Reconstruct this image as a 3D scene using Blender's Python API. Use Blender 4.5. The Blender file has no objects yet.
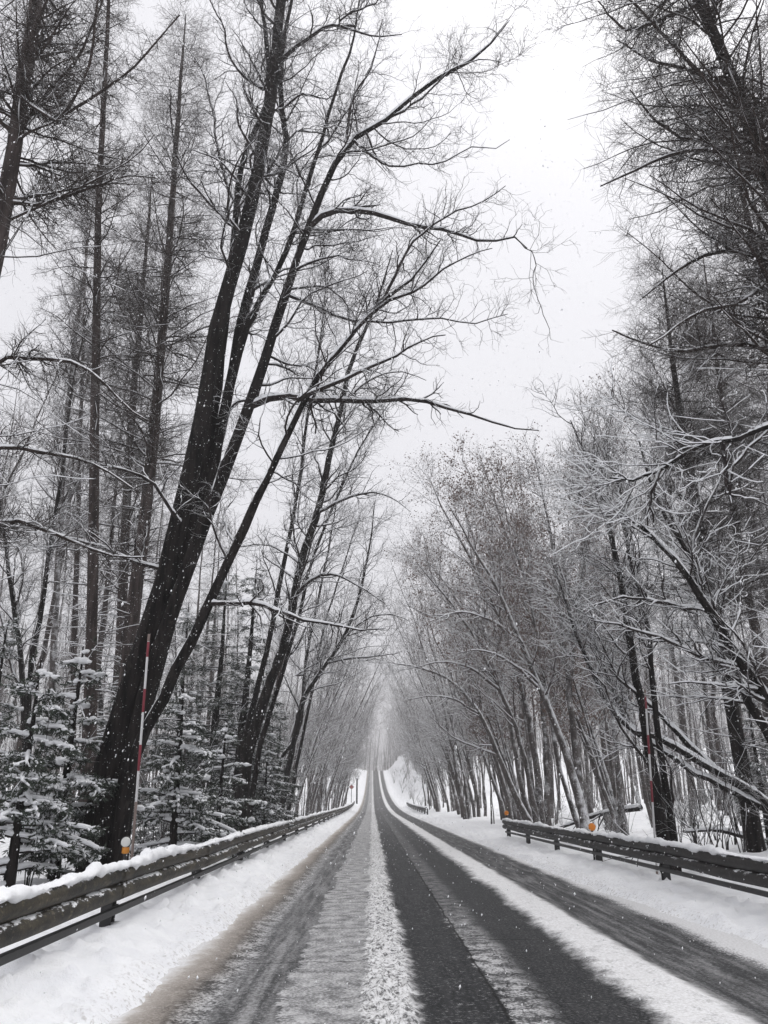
import bpy, math
import numpy as np

# ------------------------------------------------------------------ camera, sky, sun, exposure
scene = bpy.context.scene
COL = scene.collection
EYE = 1.40
FPX = 769.0                      # focal length in pixels of the 768 x 1024 frame
PITCH = math.radians(20.5)
YAW = math.radians(0.84)
cam = bpy.data.cameras.new('camera')
cam_ob = bpy.data.objects.new('camera', cam)
COL.objects.link(cam_ob)
cam.sensor_fit = 'VERTICAL'
cam.sensor_height = 36.0
cam.lens = FPX / 1024.0 * 36.0
cam.clip_start = 0.05
cam.clip_end = 3000.0
cam_ob.location = (0.0, 0.0, EYE)
cam_ob.rotation_euler = (math.pi / 2 + PITCH, 0.0, -YAW)
scene.camera = cam_ob

SUN_EL, SUN_AZ = math.radians(68), math.radians(40)
world = bpy.data.worlds.new('World')
scene.world = world
world.use_nodes = True
wn, wl = world.node_tree.nodes, world.node_tree.links
wn.clear()
sky = wn.new('ShaderNodeTexSky')
sky.sky_type = 'NISHITA'
sky.sun_disc = False
sky.sun_elevation = SUN_EL
sky.sun_rotation = SUN_AZ
sky.dust_density = 6.0
hsv = wn.new('ShaderNodeHueSaturation')
hsv.inputs['Saturation'].default_value = 0.12
cloud = wn.new('ShaderNodeMix')
cloud.data_type = 'RGBA'
cloud.inputs[0].default_value = 0.72
cloud.inputs[7].default_value = (10.4, 10.35, 10.95, 1)      # even cloud cover in the sky's own units
bg = wn.new('ShaderNodeBackground')
bg.inputs['Strength'].default_value = 0.064
wo = wn.new('ShaderNodeOutputWorld')
wl.new(sky.outputs[0], hsv.inputs['Color'])
wl.new(hsv.outputs[0], cloud.inputs[6])
wl.new(cloud.outputs[2], bg.inputs['Color'])
wl.new(bg.outputs[0], wo.inputs['Surface'])

sun = bpy.data.lights.new('sun', 'SUN')
sun.energy = 1.5
sun.angle = math.radians(60)
sun.color = (1.0, 0.985, 0.965)
sun_ob = bpy.data.objects.new('sun', sun)
COL.objects.link(sun_ob)
sun_ob.rotation_euler = (math.pi / 2 - SUN_EL, 0, math.pi - SUN_AZ)

scene.view_settings.view_transform = 'Standard'
scene.view_settings.look = 'None'
scene.view_settings.gamma = 1.0
scene.view_settings.use_curve_mapping = False
scene.view_settings.exposure = 0.70
scene.render.engine = 'CYCLES'
scene.cycles.max_bounces = 6
scene.cycles.diffuse_bounces = 5
scene.cycles.glossy_bounces = 2
scene.cycles.use_denoising = True
scene.cycles.denoiser = 'OPENIMAGEDENOISE'
scene.cycles.denoising_input_passes = 'RGB_ALBEDO_NORMAL'
scene.cycles.denoising_prefilter = 'ACCURATE'
scene.render.filter_size = 1.5
HAZE = 0.0019

# ------------------------------------------------------------------ small helpers
CP, SP, CY, SY = math.cos(PITCH), math.sin(PITCH), math.cos(YAW), math.sin(YAW)
V_R = np.array([CY, -SY, 0.0])
V_F = np.array([SY * CP, CY * CP, SP])
V_U = np.array([-SY * SP, -CY * SP, CP])


def at(px, py, Y):
    """point of the place, Y metres down the road, seen at this spot of the photograph"""
    d = V_R * (px - 384.0) - V_U * (py - 512.0) + V_F * FPX
    return np.array([0, 0, EYE]) + d * (Y / d[1])


def smooth(a, b, x):
    t = np.clip((np.asarray(x, float) - a) / (b - a), 0, 1)
    return t * t * (3 - 2 * t)


def hash2(i, j, seed):
    n = (i * 374761393 + j * 668265263 + seed * 982451653) & 0xFFFFFFFF
    n = ((n ^ (n >> 13)) * 1274126177) & 0xFFFFFFFF
    n = n ^ (n >> 16)
    return (n & 0xFFFF) / 65535.0


def noise2(x, y, seed=0):
    x = np.asarray(x, float); y = np.asarray(y, float)
    i = np.floor(x).astype(np.int64); j = np.floor(y).astype(np.int64)
    fx = x - i; fy = y - j
    fx = fx * fx * (3 - 2 * fx); fy = fy * fy * (3 - 2 * fy)
    a = hash2(i, j, seed); b = hash2(i + 1, j, seed); c = hash2(i, j + 1, seed); d = hash2(i + 1, j + 1, seed)
    return (a * (1 - fx) + b * fx) * (1 - fy) + (c * (1 - fx) + d * fx) * fy      # 0..1


def fbm(x, y, seed=0, octv=3):
    s, a, t = 0.0, 1.0, 0.0
    for k in range(octv):
        s = s + a * noise2(np.asarray(x) * 2 ** k, np.asarray(y) * 2 ** k, seed + k * 17)
        t += a
        a *= 0.5
    return s / t


def unit(v):
    return v / np.maximum(np.linalg.norm(v, axis=-1, keepdims=True), 1e-9)


def mesh_obj(name, V, F, mats, parent=None, smooth_=True, mat_idx=None):
    """V (n,3); F list of arrays of faces (m,3) or (m,4)"""
    me = bpy.data.meshes.new(name)
    if not isinstance(F, (list, tuple)):
        F = [F]
    F = [np.asarray(f, np.int32) for f in F if len(f)]
    V = np.asarray(V, np.float32)
    me.vertices.add(len(V))
    me.vertices.foreach_set('co', V.ravel())
    li = np.concatenate([f.ravel() for f in F])
    tot = np.concatenate([np.full(len(f), f.shape[1], np.int32) for f in F])
    st = np.concatenate([[0], np.cumsum(tot)[:-1]]).astype(np.int32)
    me.loops.add(len(li))
    me.loops.foreach_set('vertex_index', li)
    me.polygons.add(len(tot))
    me.polygons.foreach_set('loop_start', st)
    me.polygons.foreach_set('loop_total', tot)
    me.polygons.foreach_set('use_smooth', np.full(len(tot), smooth_))
    if not isinstance(mats, (list, tuple)):
        mats = [mats]
    for m in mats:
        me.materials.append(m)
    if mat_idx is not None:
        me.polygons.foreach_set('material_index', np.asarray(mat_idx, np.int32))
    me.update(calc_edges=True)
    o = bpy.data.objects.new(name, me)
    COL.objects.link(o)
    if parent is not None:
        o.parent = parent
    return o


def thing(name, label, cat, loc=(0, 0, 0), group=None, rot=(0, 0, 0)):
    o = bpy.data.objects.new(name, None)
    COL.objects.link(o)
    o.location = loc
    o.rotation_euler = rot
    o.empty_display_size = 0.2
    o['label'] = label
    o['category'] = cat
    if group:
        o['group'] = group
    return o


class Geo:
    def __init__(self):
        self.V, self.Q, self.T, self.n = [], [], [], 0

    def add(self, V, Q=None, T=None):
        V = np.asarray(V, float).reshape(-1, 3)
        if Q is not None and len(Q):
            self.Q.append(np.asarray(Q) + self.n)
        if T is not None and len(T):
            self.T.append(np.asarray(T) + self.n)
        self.V.append(V)
        self.n += len(V)

    def tubes(self, P, R, sides):
        """P (n,k,3) centre lines, R (n,k) radii"""
        if len(P) == 0:
            return
        n, k, _ = P.shape
        tan = np.empty_like(P)
        tan[:, 1:-1] = P[:, 2:] - P[:, :-2]
        tan[:, 0] = P[:, 1] - P[:, 0]
        tan[:, -1] = P[:, -1] - P[:, -2]
        tan = unit(tan)
        mean = unit(P[:, -1] - P[:, 0])
        ref = np.where(np.abs(mean[:, 2:3]) > 0.7, np.array([[1.0, 0.2, 0]]), np.array([[0, 0, 1.0]]))[:, None, :]
        a = unit(np.cross(tan, np.broadcast_to(ref, tan.shape)))
        b = np.cross(tan, a)
        th = np.arange(sides) / sides * 2 * math.pi
        ring = a[:, :, None, :] * np.cos(th)[None, None, :, None] + b[:, :, None, :] * np.sin(th)[None, None, :, None]
        V = P[:, :, None, :] + ring * R[:, :, None, None]
        idx = np.arange(n * k * sides).reshape(n, k, sides)
        q = np.stack([idx[:, :-1, :], np.roll(idx[:, :-1, :], -1, 2), np.roll(idx[:, 1:, :], -1, 2), idx[:, 1:, :]], -1)
        self.add(V.reshape(-1, 3), q.reshape(-1, 4))

    def box(self, c, s, rotz=0.0):
        c = np.asarray(c, float); s = np.asarray(s, float) / 2
        p = np.array([[x, y, z] for x in (-1, 1) for y in (-1, 1) for z in (-1, 1)], float) * s
        cs, sn = math.cos(rotz), math.sin(rotz)
        p = np.stack([p[:, 0] * cs - p[:, 1] * sn, p[:, 0] * sn + p[:, 1] * cs, p[:, 2]], 1) + c
        self.add(p, [[0, 1, 3, 2], [4, 6, 7, 5], [0, 4, 5, 1], [2, 3, 7, 6], [0, 2, 6, 4], [1, 5, 7, 3]])

    def build(self, name, mats, parent=None, smooth_=True):
        V = np.concatenate(self.V)
        F = []
        if self.Q:
            F.append(np.concatenate(self.Q))
        if self.T:
            F.append(np.concatenate(self.T))
        return mesh_obj(name, V, F, mats, parent, smooth_)


# ------------------------------------------------------------------ materials
class NT:
    def __init__(self, name):
        self.m = bpy.data.materials.new(name)
        self.m.use_nodes = True
        self.n, self.l = self.m.node_tree.nodes, self.m.node_tree.links
        self.p = self.n['Principled BSDF']

    def new(self, t, **kw):
        o = self.n.new(t)
        for a, b in kw.items():
            setattr(o, a, b)
        return o

    def put(self, sock, v):
        if hasattr(v, 'is_output') or isinstance(v, bpy.types.NodeSocket):
            self.l.new(v, sock)
        else:
            sock.default_value = v

    def math(self, op, a, b=0.0, clamp=False):
        o = self.new('ShaderNodeMath', operation=op, use_clamp=clamp)
        self.put(o.inputs[0], a)
        self.put(o.inputs[1], b)
        return o.outputs[0]

    def mul(self, a, b): return self.math('MULTIPLY', a, b)
    def addn(self, a, b): return self.math('ADD', a, b)
    def sub(self, a, b): return self.math('SUBTRACT', a, b)
    def mx(self, a, b): return self.math('MAXIMUM', a, b)

    def ss(self, v, lo, hi, a=0.0, b=1.0):
        o = self.new('ShaderNodeMapRange', interpolation_type='SMOOTHSTEP')
        self.put(o.inputs[0], v)
        self.put(o.inputs[1], lo); self.put(o.inputs[2], hi); self.put(o.inputs[3], a); self.put(o.inputs[4], b)
        return o.outputs[0]

    def noise(self, vec, scale, detail=4.0, rough=0.55, stretch=None, off=None):
        if stretch is not None or off is not None:
            mp = self.new('ShaderNodeMapping')
            self.put(mp.inputs['Vector'], vec)
            if stretch: mp.inputs['Scale'].default_value = stretch
            if off: mp.inputs['Location'].default_value = off
            vec = mp.outputs[0]
        o = self.new('ShaderNodeTexNoise')
        self.put(o.inputs['Vector'], vec)
        o.inputs['Scale'].default_value = scale
        o.inputs['Detail'].default_value = detail
        o.inputs['Roughness'].default_value = rough
        return o.outputs[0]

    def mix(self, f, a, b):
        o = self.new('ShaderNodeMix', data_type='RGBA')
        self.put(o.inputs[0], f)
        self.put(o.inputs[6], a if not isinstance(a, tuple) else (*a, 1)[:4])
        self.put(o.inputs[7], b if not isinstance(b, tuple) else (*b, 1)[:4])
        return o.outputs[2]

    def bump(self, h, strength=0.5, dist=0.02):
        o = self.new('ShaderNodeBump')
        self.put(o.inputs['Strength'], strength)
        o.inputs['Distance'].default_value = dist
        self.put(o.inputs['Height'], h)
        self.l.new(o.outputs[0], self.p.inputs['Normal'])

    def pos(self): return self.new('ShaderNodeNewGeometry').outputs['Position']
    def nz(self):
        s = self.new('ShaderNodeSeparateXYZ')
        self.l.new(self.new('ShaderNodeNewGeometry').outputs['Normal'], s.inputs[0])
        return s.outputs[2]
    def obj(self): return self.new('ShaderNodeTexCoord').outputs['Object']

    def col(self, c): self.put(self.p.inputs['Base Color'], c if not isinstance(c, tuple) else (*c, 1))
    def rough(self, r): self.put(self.p.inputs['Roughness'], r)


SNOW = (0.86, 0.87, 0.885)


def mat_snow(name='snow', dirt=0.0):
    t = NT(name)
    p = t.pos()
    n = t.noise(p, 9.0, 5)
    n2 = t.noise(p, 60.0, 3)
    c = t.mix(t.ss(n, .35, .75), (0.80, 0.81, 0.83), SNOW)
    t.col(c)
    t.rough(0.75)
    t.p.inputs['Specular IOR Level'].default_value = 0.25
    t.bump(t.addn(n, t.mul(n2, .3)), 0.45, 0.05)
    return t.m


def mat_bark(name, c1, c2, lo=0.30, hi=0.62, snow_amt=1.0, scale=9.0):
    """bark with snow lying on everything that faces up"""
    t = NT(name)
    o = t.obj()
    n = t.noise(o, scale, 5, .6, (1, 1, .12))
    patch = t.noise(o, 4.0, 4, .6)
    fine = t.noise(o, 22.0, 3, .6)
    c = t.mix(t.ss(n, .35, .65), c1, c2)
    z = t.addn(t.nz(), t.mul(t.sub(patch, .5), .75))
    z = t.addn(z, t.mul(t.sub(fine, .5), .35))
    sn = t.mul(t.ss(z, lo, hi), snow_amt)
    sn = t.mx(sn, t.mul(t.ss(t.noise(o, 30.0, 2, .5, None, (5, 2, 8)), .69, .73), .4 * snow_amt))
    lich = t.noise(o, 6.5, 4, .65, (1, 1, .5), (1, 9, 4))
    c = t.mix(t.mul(t.ss(lich, .58, .70), .45), c, (c2[0] * 2.4, c2[1] * 2.5, c2[2] * 2.4))
    t.col(t.mix(sn, c, SNOW))
    t.rough(t.ss(sn, 0, 1, .9, .8))
    t.p.inputs['Specular IOR Level'].default_value = 0.08
    ridge = t.noise(o, scale * 2.2, 4, .6, (1, 1, .09))
    t.bump(t.addn(n, ridge), 1.0, 0.05)
    return t.m


M = {}
M['snow'] = mat_snow()
M['bark_dark'] = mat_bark('dark_wet_bark', (0.006, 0.0055, 0.0055), (0.026, 0.022, 0.021), .24, .48)
M['bark_twig'] = mat_bark('twig_bark', (0.022, 0.018, 0.018), (0.042, 0.034, 0.033), .08, .42, .97)
M['bark_larch'] = mat_bark('larch_bark', (0.030, 0.024, 0.023), (0.075, 0.060, 0.056), .45, .75, .9)
M['twig_larch'] = mat_bark('larch_twig_bark', (0.026, 0.020, 0.018), (0.050, 0.038, 0.034), .5, .8, .75)
M['bark_grey'] = mat_bark('grey_bark', (0.055, 0.049, 0.047), (0.13, 0.115, 0.110), -.02, .32)
M['twig_grey'] = mat_bark('grey_twig_bark', (0.055, 0.045, 0.044), (0.098, 0.080, 0.078), -.06, .34)


def mat_plain(name, c, rough=.6, var=.25, scale=12.0, metal=0.0):
    t = NT(name)
    n = t.noise(t.obj(), scale, 4)
    d = tuple(x * (1 - var) for x in c)
    t.col(t.mix(n, d, c))
    t.rough(rough)
    t.p.inputs['Metallic'].default_value = metal
    t.bump(n, .15, .01)
    return t.m


def mat_rail(name, c1, c2, snow_lo):
    t = NT(name)
    o = t.obj()
    n = t.noise(o, 6.0, 7, .72, (1, .4, 1))
    f = t.noise(o, 28.0, 5, .7, (1, .5, 1))
    c = t.mix(t.ss(n, .38, .62), c1, c2)
    c = t.mix(t.mul(t.ss(f, .50, .66), .7), c, (.008, .007, .007))
    fr = t.noise(o, 17.0, 6, .75, (1, .6, 1), (8, 1, 5))
    c = t.mix(t.mul(t.ss(fr, .54, .66), .55), c, (c2[0] * 3.2, c2[1] * 3.3, c2[2] * 3.6))
    s = t.noise(o, 9.0, 5, .65, (1, .5, 1.4), (3, 7, 1))
    z = t.addn(t.mul(t.nz(), .34), s)
    sn = t.ss(z, snow_lo, snow_lo + .08)
    t.col(t.mix(sn, c, SNOW))
    t.rough(.65)
    t.bump(t.addn(n, f), .35, .02)
    return t.m


M['rail_mossy'] = mat_rail('weathered_mossy_steel', (0.009, 0.008, 0.006), (0.050, 0.041, 0.025), .755)
M['rail_dark'] = mat_rail('weathered_dark_steel', (0.006, 0.0055, 0.005), (0.020, 0.017, 0.016), .79)
M['steel_black'] = mat_plain('dark_steel', (0.018, 0.018, 0.019), .5, .5, 20)
M['white_paint'] = mat_plain('white_paint', (0.58, 0.58, 0.58), .4, .12)
M['red_paint'] = mat_plain('red_paint', (0.19, 0.012, 0.026), .45, .2)
M['sleeve'] = mat_plain('weathered_sleeve', (0.22, 0.17, 0.15), .6, .4, 30)
M['orange'] = mat_plain('orange_reflector', (0.85, 0.27, 0.02), .3, .1, 40)
M['amber'] = mat_plain('amber_plastic', (0.62, 0.24, 0.02), .35, .2, 40)
M['lens_white'] = mat_plain('white_reflector', (0.66, 0.67, 0.64), .3, .06, 60)
M['leaf'] = mat_plain('withered_leaf', (0.17, 0.108, 0.085), .7, .5, 3)
M['sign_red'] = mat_plain('faded_red_sign', (0.42, 0.13, 0.12), .45, .2)


def mat_needles():
    t = NT('spruce_needles')
    o = t.obj()
    n = t.noise(o, 3.0, 4)
    f = t.noise(o, 14.0, 3)
    c = t.mix(t.ss(n, .35, .65), (0.012, 0.020, 0.014), (0.034, 0.046, 0.030))
    z = t.addn(t.math('ABSOLUTE', t.nz()), t.mul(t.sub(f, .5), 1.3))
    t.col(t.mix(t.mul(t.ss(z, .75, 1.0), .8), c, SNOW))
    t.rough(.75)
    return t.m


M['needles'] = mat_needles()


# ------------------------------------------------------------------ the road and the land
def road_z(y):
    y = np.asarray(y, float)
    u = np.clip((y - 72) / 198.0, 0, 1)
    z = 10.4 * u ** 2.1
    over = np.maximum(y - 268, 0)
    return z - 0.0 * over - np.where(over > 0, np.minimum(over * over * 0.0012, over * .06), 0)


ROAD_L, ROAD_R = -1.66, 3.62


def land_z(x, y):
    """snow surface everywhere off the road"""
    x = np.asarray(x, float); y = np.asarray(y, float)
    b = road_z(y)
    wob = (fbm(y * .7, y * 0 + 3, 5) - .5) * .22 + (fbm(x * 6, y * 6, 6, 2) - .5) * .10
    dl = (ROAD_L + wob) - x
    wobr = (fbm(y * .8, y * 0 + 13, 15) - .5) * .28 + (fbm(x * 6, y * 6, 16, 2) - .5) * .10
    near_r = .40 * smooth(16, 8, y)
    dr = x - (ROAD_R + near_r + wobr)
    clod = smooth(.66, .80, fbm(x * 6.5, y * 6.5, 51, 2))
    lump = (fbm(x * 2.2, y * 2.2, 31) - .5) * .17 + (fbm(x * 8, y * 8, 41, 3) - .5) * .085 + clod * .06
    bank_l = smooth(-.05, .22, dl) * .11 + smooth(.15, .95, dl) * .13
    bank_r = smooth(-.05, .22, dr) * .09 + smooth(.2, 1.2, dr) * .06
    ed = np.where(x < 1, smooth(-.02, .25, dl), smooth(-.02, .25, dr))
    h = np.where(x < 1, bank_l, bank_r) + lump * ed
    inside = np.where(x < 1, dl < -.05, dr < -.05)
    h = np.where(inside, -.10, h - .03 * (1 - ed))
    # the wood beside the road
    out_l, out_r = np.maximum(-x - 3.2, 0), np.maximum(x - 5.4, 0)
    h = h - smooth(0, 6, out_l) * .35 + (fbm(x * .25, y * .25, 71) - .5) * .9 * smooth(0, 5, np.maximum(out_l, out_r))
    h = h + np.minimum(out_r, 60) * .035 + np.maximum(out_l - 14, 0) * .03
    # the cutting where the road climbs
    cut = smooth(105, 170, y) * smooth(330, 270, y)
    h = h + cut * (smooth(0.9, 7.0, x - ROAD_R) * 5.0 + smooth(.9, 6.0, ROAD_L - x) * 2.6)
    h = h + cut * ((fbm(x * .35, y * .2, 81) - .5) * 1.6 + (fbm(x * 1.3, y * .9, 91, 3) - .5) * .9) * smooth(1, 5, np.maximum(x - ROAD_R, ROAD_L - x))
    return b + h


def lz(x, y):
    return float(land_z(np.array([x]), np.array([y]))[0])


def steps(a, b, f):
    v = [a]
    while v[-1] < b:
        v.append(v[-1] + f(v[-1]))
    return np.array(v)


def grid(xs, ys, zf):
    X, Y = np.meshgrid(xs, ys)
    Z = zf(X, Y)
    V = np.stack([X, Y, Z], -1).reshape(-1, 3)
    idx = np.arange(len(xs) * len(ys)).reshape(len(ys), len(xs))
    q = np.stack([idx[:-1, :-1], idx[:-1, 1:], idx[1:, 1:], idx[1:, :-1]], -1).reshape(-1, 4)
    return V, q


def land_dx(x):
    d = min(abs(x - ROAD_L + .5), abs(x - ROAD_R - .6))
    return .04 if d < .85 else (.25 if -2.2 < x < 4.2 else min(.05 + (d - .8) * .09, 8.0))


ys_near = steps(-6, 700, lambda y: .04 + max(0, abs(y) - 5) * .011 if y > 0 else .3)
xs_land = steps(-260, 260, land_dx)
V, q = grid(xs_land, ys_near, land_z)


def mat_ground():
    t = NT('fresh_snow')
    p = t.pos()
    s = t.new('ShaderNodeSeparateXYZ')
    t.l.new(p, s.inputs[0])
    n = t.noise(p, 3.0, 6, .6)
    n2 = t.noise(p, 26.0, 5, .65)
    n3 = t.noise(p, 90.0, 3)
    c = t.mix(t.ss(n, .3, .7), (0.78, 0.79, 0.815), SNOW)
    # grit thrown on to the snow beside the carriageway
    x = s.outputs[0]
    edge = t.mx(t.mul(t.ss(x, -2.15, -1.62), t.ss(x, -.5, -1.4)), t.mul(t.ss(x, 4.35, 3.75), t.ss(x, 3.0, 3.6)))
    grit = t.mul(edge, t.ss(n2, .50, .68))
    c = t.mix(t.mul(grit, .62), c, (.20, .165, .135))
    # twigs and litter on the floor of the wood
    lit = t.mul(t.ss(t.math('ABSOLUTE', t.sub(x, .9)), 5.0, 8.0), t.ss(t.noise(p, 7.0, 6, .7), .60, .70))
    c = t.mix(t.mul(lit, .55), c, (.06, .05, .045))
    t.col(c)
    t.rough(.75)
    t.p.inputs['Specular IOR Level'].default_value = .25
    t.bump(t.addn(t.addn(n, t.mul(n2, .6)), t.mul(n3, .2)), .55, .05)
    return t.m


g = mesh_obj('snowy_ground', V, q, mat_ground())
g['kind'] = 'structure'


def road_zf(X, Y):
    z = road_z(Y)
    e = (fbm(X * 0 + 1, Y * 1.3, 9) - .5) * .10
    x = X + e
    ridge = smooth(-.12, .05, x) * smooth(.40, .24, x)
    lump = fbm(X * 14, Y * 12, 3, 3)
    z = z + ridge * (.002 + .060 * smooth(.38, .72, lump) * (.4 + 1.2 * fbm(X * 2.5, Y * 2.0, 61, 2)))
    band = smooth(1.85, 2.08, x) * smooth(2.65, 2.4, x)
    z = z + band * (.010 + .045 * fbm(X * 7, Y * 5, 23, 3) * (.5 + fbm(X * 2, Y * 1.5, 63, 2)))
    slush = smooth(-1.20, -1.5, x)
    z = z + slush * (.004 + .030 * fbm(X * 9, Y * 8, 29, 3))
    z = z - .012 * smooth(.5, .1, np.abs(x + .95)) - .010 * smooth(.4, .1, np.abs(x - .66)) - .01 * smooth(.5, .1, np.abs(x - 3.0))
    return z


def road_dx(x):
    return .028 if (-.15 < x < .45 or 1.7 < x < 2.6 or x < -1.15) else .07


ys_road = steps(1.5, 420, lambda y: .03 + max(0, y - 4) * .009)
V, q = grid(steps(-1.95, 4.15, road_dx), ys_road, road_zf)


def mat_road():
    t = NT('wet_asphalt_with_packed_snow')
    p = t.pos()
    s = t.new('ShaderNodeSeparateXYZ')
    t.l.new(p, s.inputs[0])
    x0, y = s.outputs[0], s.outputs[1]
    long_ = t.noise(p, .9, 4, .6, (1.0, .6, 1))
    med = t.noise(p, 5.0, 5, .65)
    streak = t.noise(p, 6.0, 4, .6, (1.6, .12, 1))
    fine = t.noise(p, 38.0, 5, .7)
    grain = t.noise(p, 260.0, 2, .6)
    x = t.addn(t.addn(x0, t.mul(t.sub(fine, .5), .16)), t.addn(t.mul(t.sub(long_, .5), .34), t.mul(t.sub(med, .5), .28)))

    def band(a, b, ea=.06, eb=.06):
        return t.mul(t.ss(x, a - ea, a + ea), t.ss(x, b + eb, b - eb))
    speck = t.noise(p, 30.0, 6, .85)
    asph = t.mix(t.ss(t.addn(t.mul(grain, .4), t.mul(speck, .6)), .38, .62), (.003, .003, .004), (.022, .024, .027))
    asph = t.mix(t.mul(t.ss(med, .4, .7), .35), asph, (.036, .036, .037))
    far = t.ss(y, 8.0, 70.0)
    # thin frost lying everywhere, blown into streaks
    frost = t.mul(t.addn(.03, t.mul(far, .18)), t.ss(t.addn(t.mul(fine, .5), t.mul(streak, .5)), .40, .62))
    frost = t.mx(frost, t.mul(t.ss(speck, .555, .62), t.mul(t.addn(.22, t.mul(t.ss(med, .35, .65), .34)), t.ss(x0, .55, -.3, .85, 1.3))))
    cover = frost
    def lay(m):
        nonlocal cover
        cover = t.mx(cover, m)
    lay(t.mul(band(-.68, -.02, .035, .05), t.addn(t.ss(t.addn(t.mul(fine, .5), t.mul(med, .5)), .37, .62, .14, .68), 0.0)))
    lay(t.mul(band(-1.30, -.66, .1, .1), t.ss(t.addn(t.mul(fine, .5), t.mul(streak, .5)), .40, .64, .06, .40)))
    crumb = t.ss(t.addn(t.mul(fine, .6), t.mul(t.noise(p, 17.0, 3, .6), .4)), .40, .53)
    lay(t.mul(band(-.07, .33, .06, .06), t.addn(.16, t.mul(crumb, .78))))
    lay(t.mul(band(.97, 1.30, .02, .12), t.mul(t.ss(t.addn(t.mul(fine, .5), t.mul(med, .5)), .44, .58, .08, .75), t.ss(y, 13.0, 7.5, .35, 1.0))))
    lay(t.mul(band(1.30, 1.98, .1, .1), t.ss(fine, .45, .75, .0, .16)))
    lay(t.mul(band(1.98, 2.54, .12, .10), t.ss(t.addn(t.mul(fine, .4), t.mul(med, .6)), .28, .50, .55, .97)))
    lay(t.mul(band(2.50, 3.9, .12, .1), t.ss(t.addn(t.mul(fine, .4), t.mul(streak, .6)), .42, .68, .04, .34)))
    lay(t.mul(t.ss(x, -1.22, -1.48), t.ss(t.addn(t.mul(fine, .6), t.mul(med, .4)), .38, .60, .05, .65)))
    lay(t.mul(t.ss(t.addn(x, t.mul(t.sub(fine, .5), .5)), -1.42, -1.66), .9))
    lay(t.mul(t.ss(t.addn(x, t.mul(t.sub(fine, .5), .5)), 3.42, 3.66), .9))
    brown = t.mul(t.ss(x, -1.30, -1.46), t.ss(t.addn(t.mul(med, .5), t.mul(fine, .5)), .36, .52, .25, .95))
    lay(t.mul(band(-1.38, -1.08, .08, .10), t.ss(t.addn(t.mul(fine, .6), t.mul(med, .4)), .42, .58, .05, .68)))
    c = t.mix(brown, asph, (.155, .130, .108))
    # joint along the lane and cracks across it
    wx = t.addn(x0, t.mul(t.sub(t.noise(p, 2.4, 5, .65), .5), .10))
    joint = t.mul(t.ss(t.math('ABSOLUTE', t.sub(wx, .955)), .016, .006), .9)
    wy = t.addn(y, t.mul(t.sub(t.noise(p, 1.6, 5, .65), .5), .35))
    cross = t.math('ABSOLUTE', t.sub(wy, 9.3))
    cr = t.mul(t.mul(t.ss(cross, .022, .008), t.ss(x0, .9, 1.0)), t.ss(x0, 2.0, 1.8))
    cr2 = t.mul(t.ss(t.math('ABSOLUTE', t.sub(wy, 8.1)), .02, .007), t.mul(t.ss(x0, .0, -.1), t.ss(x0, -1.2, -1.0)))
    # crazing
    vo = t.new('ShaderNodeTexVoronoi', feature='DISTANCE_TO_EDGE')
    t.put(vo.inputs['Vector'], t.addn(0, 0) if False else p)
    vo.inputs['Scale'].default_value = 5.0
    craze = t.mul(t.ss(vo.outputs[0], .035, .012), t.mul(t.ss(x0, 1.0, 1.1), t.ss(x0, 1.7, 1.4)))
    craze = t.mul(craze, t.ss(y, 10.5, 8.5))
    crack = t.mx(t.mx(joint, cr), t.mx(cr2, t.mul(craze, .7)))
    cover = t.mul(cover, t.sub(1.0, t.mul(crack, .9)))
    c = t.mix(crack, c, (.008, .008, .008))
    snowc = t.mix(t.ss(fine, .3, .7), (.60, .595, .59), (.82, .825, .84))
    # the slush by the edge is dirty snow
    snowc = t.mix(t.mul(t.mul(t.ss(x, -1.14, -1.40), t.ss(x, -1.74, -1.58)), .7), snowc, (.42, .375, .33))
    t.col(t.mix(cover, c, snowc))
    t.rough(t.ss(cover, 0, .6, .6, .85))
    t.p.inputs['Specular IOR Level'].default_value = .07
    t.bump(t.addn(t.addn(t.mul(grain, .25), t.mul(fine, .5)), t.sub(t.mul(cover, .8), crack)), .5, .02)
    return t.m


r = mesh_obj('road', V, q, mat_road())
r['kind'] = 'structure'

# haze: snow-filled air round the whole place
hz = Geo()
hz.box((0, 230, 26), (620, 1100, 66))
hm = bpy.data.materials.new('haze_air')
hm.use_nodes = True
hn = hm.node_tree.nodes
hn.clear()
hv = hn.new('ShaderNodeVolumePrincipled')
hv.inputs['Color'].default_value = (.93, .925, .93, 1)
hv.inputs['Density'].default_value = HAZE
hv.inputs['Anisotropy'].default_value = .1
ho_ = hn.new('ShaderNodeOutputMaterial')
hm.node_tree.links.new(hv.outputs[0], ho_.inputs['Volume'])
hz = hz.build('haze', hm, None, False)
hz['kind'] = 'stuff'


# ------------------------------------------------------------------ growing trees
def resample(pts, k):
    pts = np.asarray(pts, float)
    if len(pts) == 2:
        t = np.linspace(0, 1, k)[:, None]
        return pts[0] * (1 - t) + pts[1] * t
    p = np.vstack([2 * pts[0] - pts[1], pts, 2 * pts[-1] - pts[-2]])
    dense = []
    for i in range(1, len(p) - 2):
        for u in np.linspace(0, 1, 12, endpoint=False):
            a, b, c, d = p[i - 1], p[i], p[i + 1], p[i + 2]
            dense.append(.5 * ((2 * b) + (c - a) * u + (2 * a - 5 * b + 4 * c - d) * u * u + (3 * b - a - 3 * c + d) * u ** 3))
    dense.append(p[-2])
    dense = np.array(dense)
    s = np.concatenate([[0], np.cumsum(np.linalg.norm(np.diff(dense, axis=0), axis=1))])
    w = np.linspace(0, s[-1], k)
    return np.stack([np.interp(w, s, dense[:, i]) for i in range(3)], 1)


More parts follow.
